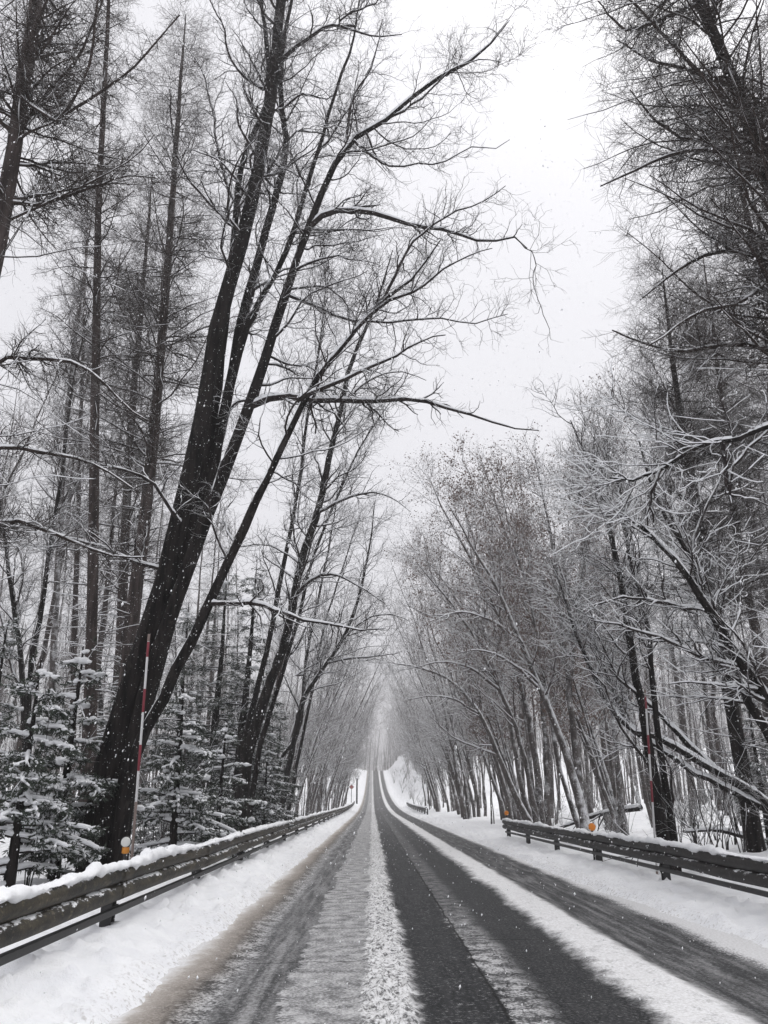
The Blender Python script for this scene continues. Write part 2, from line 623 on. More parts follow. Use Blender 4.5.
def spawn(rng, P, R, n, t=(.2, .98), ang=(35, 65), length=1.0, prof=None, rr=.55, rmin=.004, k=5, wob=.25,
          trop=(0, 0, .05), flat=0.0, tip=.3, weight=None, rmax=9.0, bias=None):
    """n side shoots on the centre lines P (m,k,3)"""
    m, kk, _ = P.shape
    seg = np.linalg.norm(P[:, -1] - P[:, 0], axis=1) if weight is None else weight
    i = rng.choice(m, n, p=seg / seg.sum())
    tt = rng.uniform(t[0], t[1], n)
    f = tt * (kk - 1)
    a = np.minimum(f.astype(int), kk - 2)
    u = (f - a)[:, None]
    pos = P[i, a] * (1 - u) + P[i, a + 1] * u
    tan = unit(P[i, a + 1] - P[i, a])
    rad = R[i, a] * (1 - u[:, 0]) + R[i, a + 1] * u[:, 0]
    rnd = rng.normal(size=(n, 3))
    if bias is not None:
        rnd = rnd + np.asarray(bias)
    rnd[:, 2] *= (1 - flat)
    perp = unit(rnd - tan * (rnd * tan).sum(1, keepdims=True))
    if flat > 0:
        perp[:, 2] *= (1 - flat)
        perp = unit(perp)
    A = np.radians(rng.uniform(ang[0], ang[1], n))[:, None]
    d = unit(tan * np.cos(A) + perp * np.sin(A))
    L = length * rng.uniform(.55, 1.2, n) * (1 if prof is None else prof(tt))
    r0 = np.clip(rad * rr * rng.uniform(.75, 1.1, n), rmin, rmax)
    C = np.empty((n, k, 3))
    C[:, 0] = pos
    tr = np.asarray(trop, float)
    for s in range(1, k):
        C[:, s] = C[:, s - 1] + d * (L / (k - 1))[:, None]
        d = unit(d + rng.normal(size=(n, 3)) * wob + tr)
    CR = r0[:, None] * np.linspace(1, tip, k)[None]
    return C, CR, tt


def snow_caps(geo, rng, P, R, rlim=.012, amount=1.0, hlo=.35):
    thick = 1.0 + .45 * max(0.0, amount - 1.0)
    """loose snow lying along the upper side of the flatter branches"""
    ok = R[:, 0] > rlim
    P, R = P[ok], R[ok]
    if len(P) == 0:
        return
    n, k, _ = P.shape
    K = (k - 1) * 3 + 1
    f = np.linspace(0, k - 1, K)
    a = np.minimum(f.astype(int), k - 2)
    u = (f - a)
    P2 = P[:, a] * (1 - u)[None, :, None] + P[:, a + 1] * u[None, :, None]
    R2 = R[:, a] * (1 - u) + R[:, a + 1] * u
    tan = unit(np.gradient(P2, axis=1))
    h = np.sqrt(np.clip(1 - tan[..., 2] ** 2, 0, 1))
    rn = rng.uniform(0, 1, (n, K))
    rn = (rn + np.roll(rn, 1, 1) + np.roll(rn, -1, 1)) / 3
    fac = smooth(hlo, hlo + .4, h) * smooth(.24, .42, rn * amount)
    fac[:, 0] *= .3
    fac[:, -1] = 0
    big = smooth(.016, .05, R2)
    full = np.minimum(R2 * .72, .030 + R2 * .22) + (.003 + .010 * big) * (.5 + rn)
    full = full * thick
    rad = R2 * .2 + fac * np.maximum(full - R2 * .2, .002)
    off = fac * np.maximum(R2 * 1.0 - full * .30, 0)
    C = P2 + np.stack([np.zeros_like(off), np.zeros_like(off), off], -1)
    geo.tubes(C, rad, 6)


def far_prof(a=.35):
    return lambda t: 1 - (1 - a) * t


class Tree:
    """collects the stems, branches and snow of one tree, around a base point"""
    def __init__(self, seed):
        self.rng = np.random.default_rng(seed)
        self.stems, self.crown, self.cap = [], Geo(), Geo()

    def stem(self, P, R, sides=12, jitter=0.0):
        P = P.copy()
        R = R * (1 + self.rng.normal(size=R.shape) * .045)
        if jitter:
            n = self.rng.normal(size=P.shape) * jitter
            n[0] = 0
            P += n
        self.stems.append((P, R, sides))
        return P[None], R[None]

    def branch(self, PR, sides=4, cap=True, rlim=.012, amount=1.0):
        P, R = PR[0], PR[1]
        self.crown.tubes(P, R, sides)
        if cap:
            snow_caps(self.cap, self.rng, P, R, rlim, amount)
        return P, R

    def build(self, name, label, cat, base, bark, twig, group=None, extra=None):
        base = np.asarray(base, float)
        root = thing(name, label, cat, base, group)
        for P, R, sides in self.stems:
            gg = Geo()
            k = len(P)
            gg.tubes(P[None] - base, R[None], sides)
            gg.build('trunk', bark, root)
        if self.crown.n:
            self.crown.V = [v - base for v in self.crown.V]
            self.crown.build('crown', twig, root)
        if self.cap.n:
            self.cap.V = [v - base for v in self.cap.V]
            self.cap.build('branch_snow', M['snow'], root)
        if extra:
            extra(root, base)
        return root


def px_path(px, y0, y1=None, k=18, bow=0.0):
    """guide line through spots of the photograph, between the distances y0 and y1"""
    y1 = y0 if y1 is None else y1
    n = len(px)
    Y = np.linspace(y0, y1, n) + bow * np.sin(np.linspace(0, math.pi, n))
    return resample([at(a, b, yy) for (a, b), yy in zip(px, Y)], k)


def taper(r0, r1, k, flare=1.0, power=1.0):
    t = np.linspace(0, 1, k)
    r = r1 + (r0 - r1) * (1 - t) ** power
    return r * (1 + (flare - 1) * np.exp(-t * 14))


def twigs(T, PR, n1, l1, n2, l2, n3=0, l3=.3, wob=.28, up=.06, flat=0., amount=1.0, sides=3, t0=.15, bias=None, r2=.0045):
    """branches -> branchlets -> twigs"""
    rng = T.rng
    a = spawn(rng, PR[0], PR[1], n1, (t0, .98), (35, 70), l1, far_prof(.55), .5, .008, 6, wob, (0, 0, up), flat, .35, rmax=.05, bias=bias)
    T.branch(a, 4, True, .011, amount)
    b = spawn(rng, a[0], a[1], n2, (.2, .99), (30, 65), l2, far_prof(.6), .55, r2, 5, wob, (0, 0, up), flat, .4)
    T.branch(b, sides, False)
    if n3:
        c = spawn(rng, b[0], b[1], n3, (.2, .99), (30, 65), l3, None, .6, .003, 4, wob, (0, 0, up), flat, .5)
        T.branch(c, 3, False)
    return a, b


def cat2(*prs):
    k = max(p[0].shape[1] for p in prs)
    Ps, Rs = [], []
    for p in prs:
        for P, R in zip(p[0], p[1]):
            if len(P) != k:
                f = np.linspace(0, len(P) - 1, k)
                P = np.stack([np.interp(f, np.arange(len(P)), P[:, i]) for i in range(3)], 1)
                R = np.interp(f, np.arange(len(R)), R)
            Ps.append(P); Rs.append(R)
    return np.array(Ps), np.array(Rs)


def to_px(P):
    d = np.asarray(P) - np.array([0, 0, EYE])
    f = d @ V_F
    return np.stack([384 + FPX * (d @ V_R) / f, 512 - FPX * (d @ V_U) / f], -1)


def snap(S, px, Y, a, b):
    """let a limb grow out of the nearest stem"""
    best = None
    for P, R_ in S:
        D = resample(P[0], 160)
        q = to_px(D)
        dd = np.hypot(q[:, 0] - px[0][0], q[:, 1] - px[0][1])
        i = int(dd.argmin())
        if best is None or dd[i] < best[0]:
            best = (dd[i], tuple(q[i]), D[i, 1])
    d, q, yy = best
    if d > 60:
        return px, a, b
    if d > 4:
        px = [q] + list(px)
    else:
        px = [q] + list(px[1:])
    return px, yy - Y, yy - Y + (b - a)


def guided(T, stems, limbs, Y, kstem=20, klimb=14, jit=.02):
    """stems: (px list, r0, r1, dY0, dY1, flare) ; limbs: (px list, r0, r1, dY0, dY1)"""
    S, L = [], []
    for px, r0, r1, a, b, fl in stems:
        S.append(T.stem(px_path(px, Y + a, Y + b, kstem), taper(r0, r1, kstem, fl, .72), 14, jit))
    for px, r0, r1, a, b in limbs:
        px, a, b = snap(S, px, Y, a, b)
        P = px_path(px, Y + a, Y + b, klimb)
        j = T.rng.normal(size=P.shape) * jit
        j[0] = 0
        L.append(((P + j)[None], taper(r0, r1, klimb)[None]))
    S = cat2(*S)
    L = cat2(*L) if L else None
    if L is not None:
        T.branch(L, 7, True, .01, 1.2)
    return S, L


# ---- the great leaning tree on the left
T = Tree(11)
stems = [
    ([(90, 905), (96, 850), (104, 800), (115, 740), (146, 640), (175, 540), (203, 410), (216, 330), (249, 215), (268, 110), (277, 40), (286, -60), (294, -170)], .185, .075, 0, -.4, 1.65),
    ([(110, 905), (117, 850), (124, 800), (134, 740), (165, 640), (188, 530), (220, 430), (240, 332), (259, 255), (279, 185), (287, 145), (281, 98), (284, 40), (300, -40)], .150, .02, .25, .6, 1.35),
    ([(114, 905), (124, 800), (146, 690), (176, 600), (200, 530), (225, 470), (246, 412), (271, 340), (300, 250), (325, 186), (347, 145), (384, 121), (430, 84), (478, 55), (510, 20)], .150, .010, -.2, -1.0, 1.2),
    ([(116, 905), (126, 785), (146, 733), (170, 684), (192, 640), (220, 580), (260, 492), (282, 448), (310, 388), (340, 350), (372, 310), (410, 280), (440, 240)], .112, .010, -.5, -1.6, 1.2),
    ([(172, 612), (205, 515), (222, 430), (247, 325), (280, 265), (300, 210), (315, 160), (338, 85), (352, 45), (362, -20)], .085, .010, .0, .4, 1.0),
    ([(200, 500), (222, 360), (234, 240), (243, 160), (262, 118), (268, 70), (262, 10), (255, -60)], .09, .03, .4, .1, 1.0),
]
limbs = [
    ([(308, 228), (330, 212), (362, 211), (400, 221), (440, 229), (480, 241), (513, 238), (526, 248)], .070, .014, -.9, -1.4),
    ([(384, 302), (396, 275), (415, 240), (450, 214), (475, 205), (505, 186)], .035, .008, -1.4, -1.6),
    ([(352, 336), (385, 304), (420, 287), (455, 262), (492, 248)], .040, .008, -1.3, -2.2),
    ([(300, 300), (340, 318), (380, 322), (440, 318), (472, 323), (508, 314)], .036, .008, -.8, -.2),
    ([(252, 405), (275, 396), (310, 400), (384, 401), (420, 399), (450, 410), (478, 417), (510, 427), (540, 431)], .075, .010, -.5, -1.4),
    ([(300, 398), (345, 378), (384, 362), (420, 342), (446, 335)], .050, .010, -1.2, -2.4),
    ([(205, 603), (255, 604), (308, 622), (336, 625), (366, 630), (386, 628)], .050, .008, -.8, -2.0),
    ([(280, 60), (300, 45), (320, 30), (336, 25), (372, 36), (402, 34)], .055, .010, 0, -.6),
    ([(336, 25), (352, 12), (375, 3), (400, -25)], .030, .010, -.2, -.7),
    ([(274, 114), (302, 95), (322, 99), (345, 92)], .040, .008, 0, .8),
    ([(284, 140), (300, 131), (335, 138), (360, 152)], .030, .006, .4, .9),
    ([(266, 92), (256, 68), (243, 45), (233, 30)], .035, .010, .0, .8),
    ([(262, 90), (240, 72), (227, 50), (225, 30), (205, -10)], .035, .012, .0, -.6),
    ([(238, 205), (220, 165), (213, 110), (200, 65), (180, 40)], .040, .010, .2, 1.4),
    ([(228, 222), (206, 200), (180, 165), (172, 130), (170, 90)], .035, .010, .0, -1.0),
    ([(345, 146), (352, 100), (372, 66), (382, 20)], .035, .010, -.7, -.2),
    ([(316, 158), (335, 130), (362, 85), (376, 52)], .030, .010, .3, 1.0),
    ([(384, 121), (420, 100), (450, 70), (480, 60), (500, 62)], .030, .008, -.9, -1.3),
    ([(384, 165), (420, 163), (440, 164), (475, 145), (492, 150), (510, 140)], .026, .006, -.9, -1.5),
    ([(352, 138), (384, 165)], .030, .024, -.75, -.9),
    ([(520, 242), (535, 258), (533, 282), (540, 305), (549, 329)], .010, .006, -1.35, -1.45),
    ([(130, 560), (100, 548), (60, 535), (20, 524), (-20, 520)], .040, .015, -.1, -1.5),
    ([(176, 520), (150, 480), (105, 466), (60, 455), (0, 448)], .040, .012, .2, -1.5),
]
S, L = guided(T, stems, limbs, 13.5, 26, 14, .012)
rng = T.rng
snow_caps(T.cap, rng, S[0][1:5], S[1][1:5], .012, 1.3, .06)
b1 = spawn(rng, S[0], S[1], 150, (.42, .99), (35, 80), 2.9, far_prof(.6), .34, .010, 11, .19, (.05, 0, .05), 0., .25, rmax=.035)
T.branch(b1, 5, True, .012, 1.0)
LL = cat2(L, b1)
b2 = spawn(rng, LL[0], LL[1], 1900, (.12, .99), (35, 75), 1.05, far_prof(.6), .5, .0055, 8, .26, (0, 0, .05), 0., .35, rmax=.03)
T.branch(b2, 4, True, .0075, 1.0)
b3 = spawn(rng, b2[0], b2[1], 11000, (.12, .99), (30, 70), .5, far_prof(.6), .55, .0032, 6, .27, (0, 0, .04), 0., .5)
T.branch(b3, 3, False)
b4 = spawn(rng, b3[0], b3[1], 16000, (.2, .99), (30, 65), .24, None, .6, .0024, 4, .25, (0, 0, .03), 0., .6)
T.branch(b4, 3, False)
bp = at(98, 905, 13.5)
hero = T.build('leaning_tree', 'huge black multi-stemmed tree leaning over the left guardrail behind the red-and-white pole', 'tree',
               (bp[0], bp[1], lz(bp[0], bp[1])), M['bark_dark'], M['bark_twig'])


# ---- other bare trees set by the photograph
def bare(seed, label, Y, stems, limbs=(), n=(30, 250, 1500, 2600), ln=(2.2, .9, .4, .2), bark='bark_dark', twig='bark_twig',
         t0=.35, trop=(0, 0, .08), leaves=0, name='bare_tree', cat='tree', group=None, capamt=1.0, ang=(25, 60)):
    T = Tree(seed)
    stems = [(p_, r0 * .66, min(r1, .012), a_, b_, fl + .25) for p_, r0, r1, a_, b_, fl in stems]
    S, L = guided(T, stems, limbs, Y, 20, 12, .015)
    rng = T.rng
    snow_caps(T.cap, rng, S[0], S[1], .02, capamt * .95, .16)
    n = (int(n[0] * 1.9), int(n[1] * 1.5), int(n[2] * 1.35), int(n[3] * .8))
    b1 = spawn(rng, S[0], S[1], n[0], (t0, .99), ang, ln[0] * 1.1, far_prof(.5), .42, .013, 10, .16, trop, 0., .25, rmax=.04)
    T.branch(b1, 5, True, .012, capamt)
    LL = cat2(L, b1) if L is not None else b1
    b2 = spawn(rng, LL[0], LL[1], n[1], (.12, .99), (30, 65), ln[1] * 1.1, far_prof(.6), .55, .0075, 7, .22, trop, 0., .35, rmax=.02)
    T.branch(b2, 4, True, .0065, capamt * 1.0)
    b3 = spawn(rng, b2[0], b2[1], n[2], (.15, .99), (30, 65), ln[2] * 1.15, far_prof(.6), .55, .0030, 5, .24, trop, 0., .5)
    T.branch(b3, 3, False)
    if n[3]:
        b4 = spawn(rng, b3[0], b3[1], n[3], (.2, .99), (30, 65), ln[3] * 1.1, None, .6, .0022, 4, .22, (0, 0, .03), 0., .6)
        T.branch(b4, 3, False)
    ex = None
    if leaves:
        ip = rng.choice(len(b3[0]), leaves)
        pos = b3[0][ip, -1] + rng.normal(size=(leaves, 3)) * .10

        def ex(root, base):
            leaf_mesh(rng, pos - base, .035, root)
    p = at(*stems[0][0][0], Y + stems[0][3])
    return T.build(name, label, cat, (p[0], p[1], lz(p[0], p[1])), M[bark], M[twig], group, ex)


def leaf_mesh(rng, pos, size, root):
    n = len(pos)
    a = unit(rng.normal(size=(n, 3)) + np.array([0, 0, -.8]))
    b = unit(np.cross(a, rng.normal(size=(n, 3))))
    s = size * rng.uniform(.6, 1.4, (n, 1))
    c = np.cross(a, b)
    V = np.stack([pos, pos + a * s * .9 + b * s * .55, pos + a * s * 1.9 + c * s * .3, pos + a * s * .9 - b * s * .55], 1)
    f = np.arange(n * 4).reshape(n, 4)
    mesh_obj('dead_leaves', V.reshape(-1, 3), f, M['leaf'], root, False)


bare(21, 'dark leaning tree with two snow-edged trunks behind the left guardrail, next after the largest tree', 22.0,
     [([(240, 835), (246, 760), (264, 700), (287, 635), (300, 566), (320, 505), (331, 450), (342, 408), (352, 360), (378, 300), (392, 250)], .24, .04, 0, -.5, 1.2),
      ([(232, 832), (238, 766), (255, 695), (272, 629), (284, 560), (300, 480), (310, 400), (322, 330), (326, 270)], .14, .03, .6, 1.0, 1.2),
      ([(246, 832), (262, 740), (290, 650), (305, 590), (318, 545), (345, 480), (365, 440), (392, 400)], .12, .03, 1.4, 1.8, 1.2)],
     [([(292, 605), (303, 587), (326, 574), (350, 581), (385, 603)], .06, .012, 0, -1.5),
      ([(318, 512), (345, 500), (372, 492), (395, 500), (410, 512)], .05, .010, 0, -1.5),
      ([(343, 405), (370, 380), (400, 372), (425, 380)], .04, .010, -.3, -1),
      ([(300, 566), (275, 548), (250, 545), (225, 552)], .035, .010, 0, 1.0)],
     (46, 480, 2600, 3600), (2.6, 1.1, .5, .25), t0=.3, trop=(.04, 0, .07))
bare(22, 'crooked tree with bent snow-topped trunk beside the middle of the left guardrail', 33.0,
     [([(277, 830), (289, 765), (297, 722), (306, 694), (324, 666), (342, 640), (356, 605), (368, 555), (375, 500)], .19, .03, 0, -.6, 1.2),
      ([(266, 822), (272, 790), (282, 757), (296, 738), (303, 706), (306, 660), (318, 600), (330, 540), (340, 470)], .14, .03, .3, 1.0, 1.2),
      ([(285, 826), (300, 750), (312, 690), (326, 620), (345, 560), (362, 510)], .12, .03, 1.5, 1.5, 1.1)],
     [([(326, 664), (350, 658), (375, 657), (402, 652)], .06, .012, -.2, -1.5),
      ([(297, 675), (318, 662), (330, 656)], .05, .02, .5, 0),
      ([(342, 640), (365, 620), (390, 614), (410, 622)], .05, .012, -.4, -2)],
     (44, 420, 2300, 2600), (3.0, 1.3, .55, .3), t0=.3, trop=(.04, 0, .07))
bare(23, 'slim double-stemmed tree at the left frame edge, forking above the snowy conifers', 20.0,
     [([(26, 870), (24, 700), (18, 640), (8, 560), (-4, 480), (-14, 400)], .13, .04, 0, 0, 1.2),
      ([(30, 870), (28, 690), (38, 630), (48, 560), (62, 470), (74, 380), (92, 300)], .12, .03, .2, .6, 1.2)],
     [([(24, 690), (10, 660), (2, 620), (-8, 590)], .05, .02, 0, 0)],
     (40, 330, 1700, 2200), (2.2, .9, .4, .2))
bare(24, 'straight grey tree with thin ascending branches left of the tall larch', 25.0,
     [([(50, 845), (52, 690), (56, 600), (63, 480), (73, 360), (86, 260), (96, 180)], .19, .03, 0, 0, 1.2)],
     [], (46, 380, 1900, 2400), (2.2, .9, .4, .2), 'bark_grey', 'twig_grey')

# right side
bare(31, 'forked dark tree standing right behind the right guardrail and its snow pole', 15.5,
     [([(669, 872), (664, 835), (655, 780), (642, 710), (634, 668), (624, 600), (610, 530), (592, 470), (570, 420)], .155, .025, 0, .6, 1.3),
      ([(676, 872), (673, 835), (663, 770), (654, 700), (646, 620), (630, 560), (622, 500), (600, 440)], .11, .02, .1, .8, 1.2)],
     [([(668, 815), (673, 795), (671, 770), (662, 752), (655, 735)], .03, .012, .05, .0),
      ([(640, 700), (618, 676), (600, 640), (590, 610)], .04, .012, .1, .3),
      ([(652, 770), (630, 740), (618, 720), (606, 690), (590, 672)], .035, .012, .0, -.3)],
     (40, 380, 2000, 2600), (2.0, .9, .4, .2), t0=.38, trop=(-.04, 0, .06))
bare(32, 'slanting tree with thick snow-loaded limbs reaching left across the right-hand wood', 16.5,
     [([(800, 850), (772, 806), (737, 782), (717, 772), (692, 757), (657, 738), (630, 729), (610, 706), (590, 668), (570, 615), (552, 560)], .15, .03, 1.0, 2.0, 1.2),
      ([(772, 812), (723, 787), (692, 771), (657, 746), (632, 728), (612, 690), (600, 650)], .12, .03, 1.2, 2.2, 1.0),
      ([(760, 805), (719, 773), (692, 748), (672, 728), (651, 706), (622, 680), (596, 648), (572, 600), (560, 570)], .11, .03, 1.6, 2.6, 1.0)],
     [], (30, 320, 1700, 2200), (1.8, .9, .4, .2), t0=.35, trop=(0, 0, .08), capamt=1.4)
bare(33, 'heavy dark tree leaning in from the right frame edge with snow along its curved trunks', 12.5,
     [([(850, 900), (815, 800), (790, 735), (768, 700), (742, 668), (725, 640), (711, 610), (685, 575), (663, 548), (641, 526), (610, 512), (575, 500)], .19, .03, 0, .8, 1.2),
      ([(846, 900), (800, 790), (768, 735), (744, 690), (728, 640), (705, 600), (692, 560), (668, 520), (650, 480), (640, 440)], .15, .03, .5, 1.4, 1.2),
      ([(820, 420), (768, 427), (735, 438), (705, 443), (680, 456), (660, 470), (635, 479), (610, 477)], .07, .02, -3.0, -2.4, 1.0)],
     [([(711, 610), (680, 606), (650, 600), (620, 598), (590, 606)], .05, .012, .4, .2),
      ([(742, 668), (700, 655), (668, 640), (630, 628), (590, 620)], .05, .012, .3, .6),
      ([(690, 565), (700, 520), (724, 470), (730, 430), (718, 390)], .04, .012, .8, 1.2),
      ([(660, 470), (650, 500), (655, 530)], .03, .01, -2.5, -2.6),
      ([(728, 500), (735, 465), (768, 430)], .03, .02, .5, .5)],
     (40, 420, 2300, 3000), (1.9, .9, .4, .2), t0=.35, trop=(-.03, 0, .05), capamt=1.35)
bare(34, 'leaning tree with withered brown leaves beside the second orange reflector', 24.0,
     [([(588, 838), (578, 795), (562, 742), (541, 690), (520, 640), (498, 590), (472, 545), (446, 500)], .19, .03, 0, 1.0, 1.2),
      ([(586, 838), (575, 740), (566, 660), (556, 570), (546, 510), (534, 455)], .16, .03, .2, .6, 1.2),
      ([(590, 838), (576, 760), (570, 690), (578, 600), (590, 520), (604, 460), (612, 410)], .13, .03, .5, 0, 1.2),
      ([(583, 838), (560, 770), (548, 700), (530, 600), (512, 540), (500, 480)], .11, .03, .8, 1.5, 1.1)],
     [([(520, 640), (490, 620), (460, 612), (430, 622)], .05, .012, .5, -1),
      ([(541, 690), (510, 662), (480, 650), (450, 655)], .05, .012, .4, -1)],
     (60, 620, 3600, 4200), (2.6, 1.1, .5, .25), t0=.32, trop=(-.05, 0, .10), leaves=11000, bark='bark_grey', twig='twig_grey', capamt=1.3)
bare(35, 'bushy tree with clinging brown leaves at the far end of the right guardrail', 31.0,
     [([(542, 828), (535, 760), (524, 700), (502, 625), (474, 565), (446, 515), (428, 475)], .20, .03, 0, 0, 1.2),
      ([(548, 828), (545, 740), (536, 660), (520, 580), (498, 510), (480, 455)], .16, .03, .5, .4, 1.2),
      ([(538, 828), (520, 740), (500, 690), (470, 630), (440, 590), (415, 560)], .15, .03, -.2, -.6, 1.2)],
     [([(500, 690), (470, 668), (440, 662), (412, 668)], .06, .012, -.3, -2),
      ([(502, 625), (470, 612), (435, 616), (408, 606)], .06, .012, 0, -2)],
     (60, 620, 3600, 3600), (3.2, 1.4, .6, .3), t0=.3, trop=(-.05, 0, .10), leaves=12000, bark='bark_grey', twig='twig_grey', capamt=1.3)
bare(36, 'tree with arching snow-covered limbs reaching over the road past the right guardrail', 38.0,
     [([(530, 824), (515, 795), (498, 755), (480, 715), (452, 682), (420, 668), (388, 662)], .22, .03, 0, -1.5, 1.2),
      ([(534, 824), (520, 780), (505, 700), (480, 640), (450, 590), (425, 560), (405, 545)], .18, .03, .5, 0, 1.2),
      ([(536, 824), (528, 740), (515, 660), (490, 590), (470, 540)], .16, .03, .8, 1.2, 1.2)],
     [([(480, 715), (455, 700), (430, 696), (405, 700)], .06, .015, -.4, -2),
      ([(498, 755), (470, 745), (450, 735), (430, 715)], .06, .015, -.2, -1)],
     (50, 520, 3000, 3000), (3.2, 1.5, .65, .3), t0=.3, trop=(-.06, 0, .07), bark='bark_grey', twig='twig_grey', capamt=1.3)


# ------------------------------------------------------------------ larches
def larch_crown(T, trunk, nb, length, t0=.25, droop=-.03, ntw=14, ntw2=5, prof=None, stubs=True, ang=(52, 88)):
    rng = T.rng
    prof = prof or (lambda t: np.clip(1.15 - t * 1.05, .08, 1))
    b1 = spawn(rng, trunk[0], trunk[1], nb, (t0, .995), ang, length, prof, .24, .007, 10, .11, (0, 0, droop + .045), .35, .22, rmax=.032)
    T.branch(b1, 4, True, .014, .8)
    b2 = spawn(rng, b1[0], b1[1], nb * ntw, (.08, .99), (40, 75), length * .26, far_prof(.4), .45, .0036, 6, .12, (0, 0, .01), .45, .5, rmax=.009)
    T.branch(b2, 3, False)
    b3 = spawn(rng, b2[0], b2[1], nb * ntw * ntw2, (.05, .99), (35, 75), length * .085, None, .7, .0026, 4, .14, (0, 0, .03), .1, .6)
    T.branch(b3, 3, False)
    if stubs and t0 > .2:
        s = spawn(rng, trunk[0], trunk[1], int(nb * .45), (.10, t0 + .1), (75, 100), length * .5, None, .10, .005, 7, .12, (0, 0, -.02), .5, .25, rmax=.016)
        T.branch(s, 3, True, .008, 1.0)
        s2 = spawn(rng, s[0], s[1], int(nb * .45) * 8, (.2, .99), (40, 80), length * .14, None, .6, .0030, 5, .2, (0, 0, 0), .3, .5)
        T.branch(s2, 3, False)


def larch(seed, label, Y, px, r0, r1, nb, length, t0=.3, limbs=(), dY=0, ntw=14, ntw2=5, prof=None, bark='bark_larch'):
    T = Tree(seed)
    S, L = guided(T, [(px, r0 * .82, r1, 0, dY, 1.4)], limbs, Y, 26, 12, .008)
    larch_crown(T, S, int(nb * 1.35), length * 1.2, t0, -.03, ntw, ntw2 + 4, prof)
    if L is not None:
        b2 = spawn(T.rng, L[0], L[1], len(limbs) * 46, (.08, .99), (45, 85), .9, far_prof(.5), .40, .0042, 7, .16, (0, 0, -.01), .35, .4, rmax=.02)
        T.branch(b2, 3, True, .009, 1.0)
        b3 = spawn(T.rng, b2[0], b2[1], len(limbs) * 520, (.06, .99), (40, 80), .30, None, .6, .0027, 4, .15, (0, 0, 0), .2, .6)
        T.branch(b3, 3, False)
    p = at(*px[0], Y)
    return T.build('larch_tree', label, 'larch', (p[0], p[1], lz(p[0], p[1])), M[bark], M['twig_larch'])


larch(41, 'near larch cut by the left frame edge, long dark limbs across the top corner', 11.0,
      [(-118, 960), (-70, 640), (-32, 400), (0, 232), (20, 105), (36, 0), (50, -120), (62, -240)], .20, .09, 60, 3.4, .45,
      [([(16, 92), (45, 115), (62, 118), (88, 70), (95, 20), (100, -20)], .032, .02, 0, -1),
       ([(22, 80), (40, 118), (75, 108), (130, 70), (180, 15)], .036, .015, 0, 1.0),
       ([(14, 135), (45, 95), (75, 60), (95, 20), (110, -20)], .04, .015, 0, .4),
       ([(4, 205), (45, 203), (90, 188), (125, 176), (155, 177)], .04, .010, 0, .6),
       ([(-30, 395), (-5, 362), (30, 358), (75, 363), (105, 384), (128, 408), (150, 422)], .05, .010, 0, .8),
       ([(-45, 480), (0, 448), (40, 452), (75, 458), (105, 470), (138, 492)], .045, .010, 0, .8),
       ([(-60, 560), (0, 522), (40, 528), (80, 545), (120, 558), (150, 556)], .045, .010, 0, .8),
       ([(10, 130), (-20, 100), (-60, 60)], .05, .02, 0, 0)], 0, 12, 5)
larch(42, 'very slender straight larch rising to the top of the frame left of the leaning tree', 17.0,
      [(86, 885), (90, 700), (93, 560), (96, 340), (99, 200), (108, 20), (112, -60)], .17, .03, 84, 2.1, .42, (), 0, 12, 5,
      lambda t: np.clip(1.1 - t * .8, .2, 1))
larch(43, 'tall reddish larch whose dense twiggy top ends near the upper left sky', 20.0,
      [(114, 862), (128, 660), (148, 490), (164, 310), (177, 130), (186, 14)], .26, .015, 120, 4.2, .35, (), 0, 15, 5,
      lambda t: np.clip(1.15 - t * 1.0, .22, 1) * np.where(t > .9, .8, 1))
larch(44, 'paler larch standing close behind the tall reddish one, with a lower top', 25.0,
      [(112, 852), (120, 660), (130, 440), (143, 290), (152, 175)], .25, .02, 100, 3.8, .3, (), 0, 12, 5)
larch(45, 'thin pale larch pole between the left frame edge and the slender larch', 30.0,
      [(70, 846), (74, 660), (79, 480), (84, 320), (88, 190)], .16, .02, 74, 3.0, .35, (), 0, 10, 4)
larch(51, 'big dark larch at the top right corner, its trunk leaning in from the frame edge', 10.5,
      [(905, 960), (855, 640), (806, 340), (768, 168), (745, 108), (722, 55), (700, 4), (675, -60), (645, -140)], .20, .06, 110, 3.4, .42,
      [([(775, 195), (740, 158), (700, 150), (662, 158), (632, 172), (600, 186)], .05, .012, 0, .6),
       ([(752, 125), (715, 90), (680, 52), (640, 10), (610, -15)], .05, .014, 0, -.5),
       ([(795, 290), (768, 262), (730, 250), (690, 262), (640, 300)], .045, .012, 0, .4),
       ([(760, 145), (720, 130), (690, 140), (655, 120), (630, 90)], .04, .012, 0, 1.0),
       ([(735, 85), (690, 70), (650, 60), (618, 40)], .04, .012, 0, .6),
       ([(790, 260), (745, 300), (700, 312), (650, 345)], .04, .012, 0, -.6),
       ([(700, 4), (660, 20), (625, 30), (598, 2)], .04, .012, 0, .6),
       ([(815, 390), (768, 350), (720, 345), (680, 352), (640, 342), (612, 330)], .05, .012, 0, .8)], -1.2, 15, 6,
      lambda t: np.clip(1.2 - t * .7, .3, 1), 'bark_dark')
larch(52, 'dark larch with wide flat branches behind the right guardrail near the frame edge', 19.0,
      [(759, 868), (731, 705), (706, 560), (687, 455), (673, 365), (662, 268)], .22, .012, 115, 4.2, .33, (), 0, 15, 5,
      lambda t: np.clip(1.1 - t * .95, .12, 1), 'bark_dark')
larch(53, 'thinner larch right of the wide-branched one, its top near the right frame edge', 23.0,
      [(800, 860), (772, 720), (758, 640), (737, 540), (725, 430), (714, 340), (703, 255)], .19, .012, 95, 3.6, .4, (), 0, 14, 5)
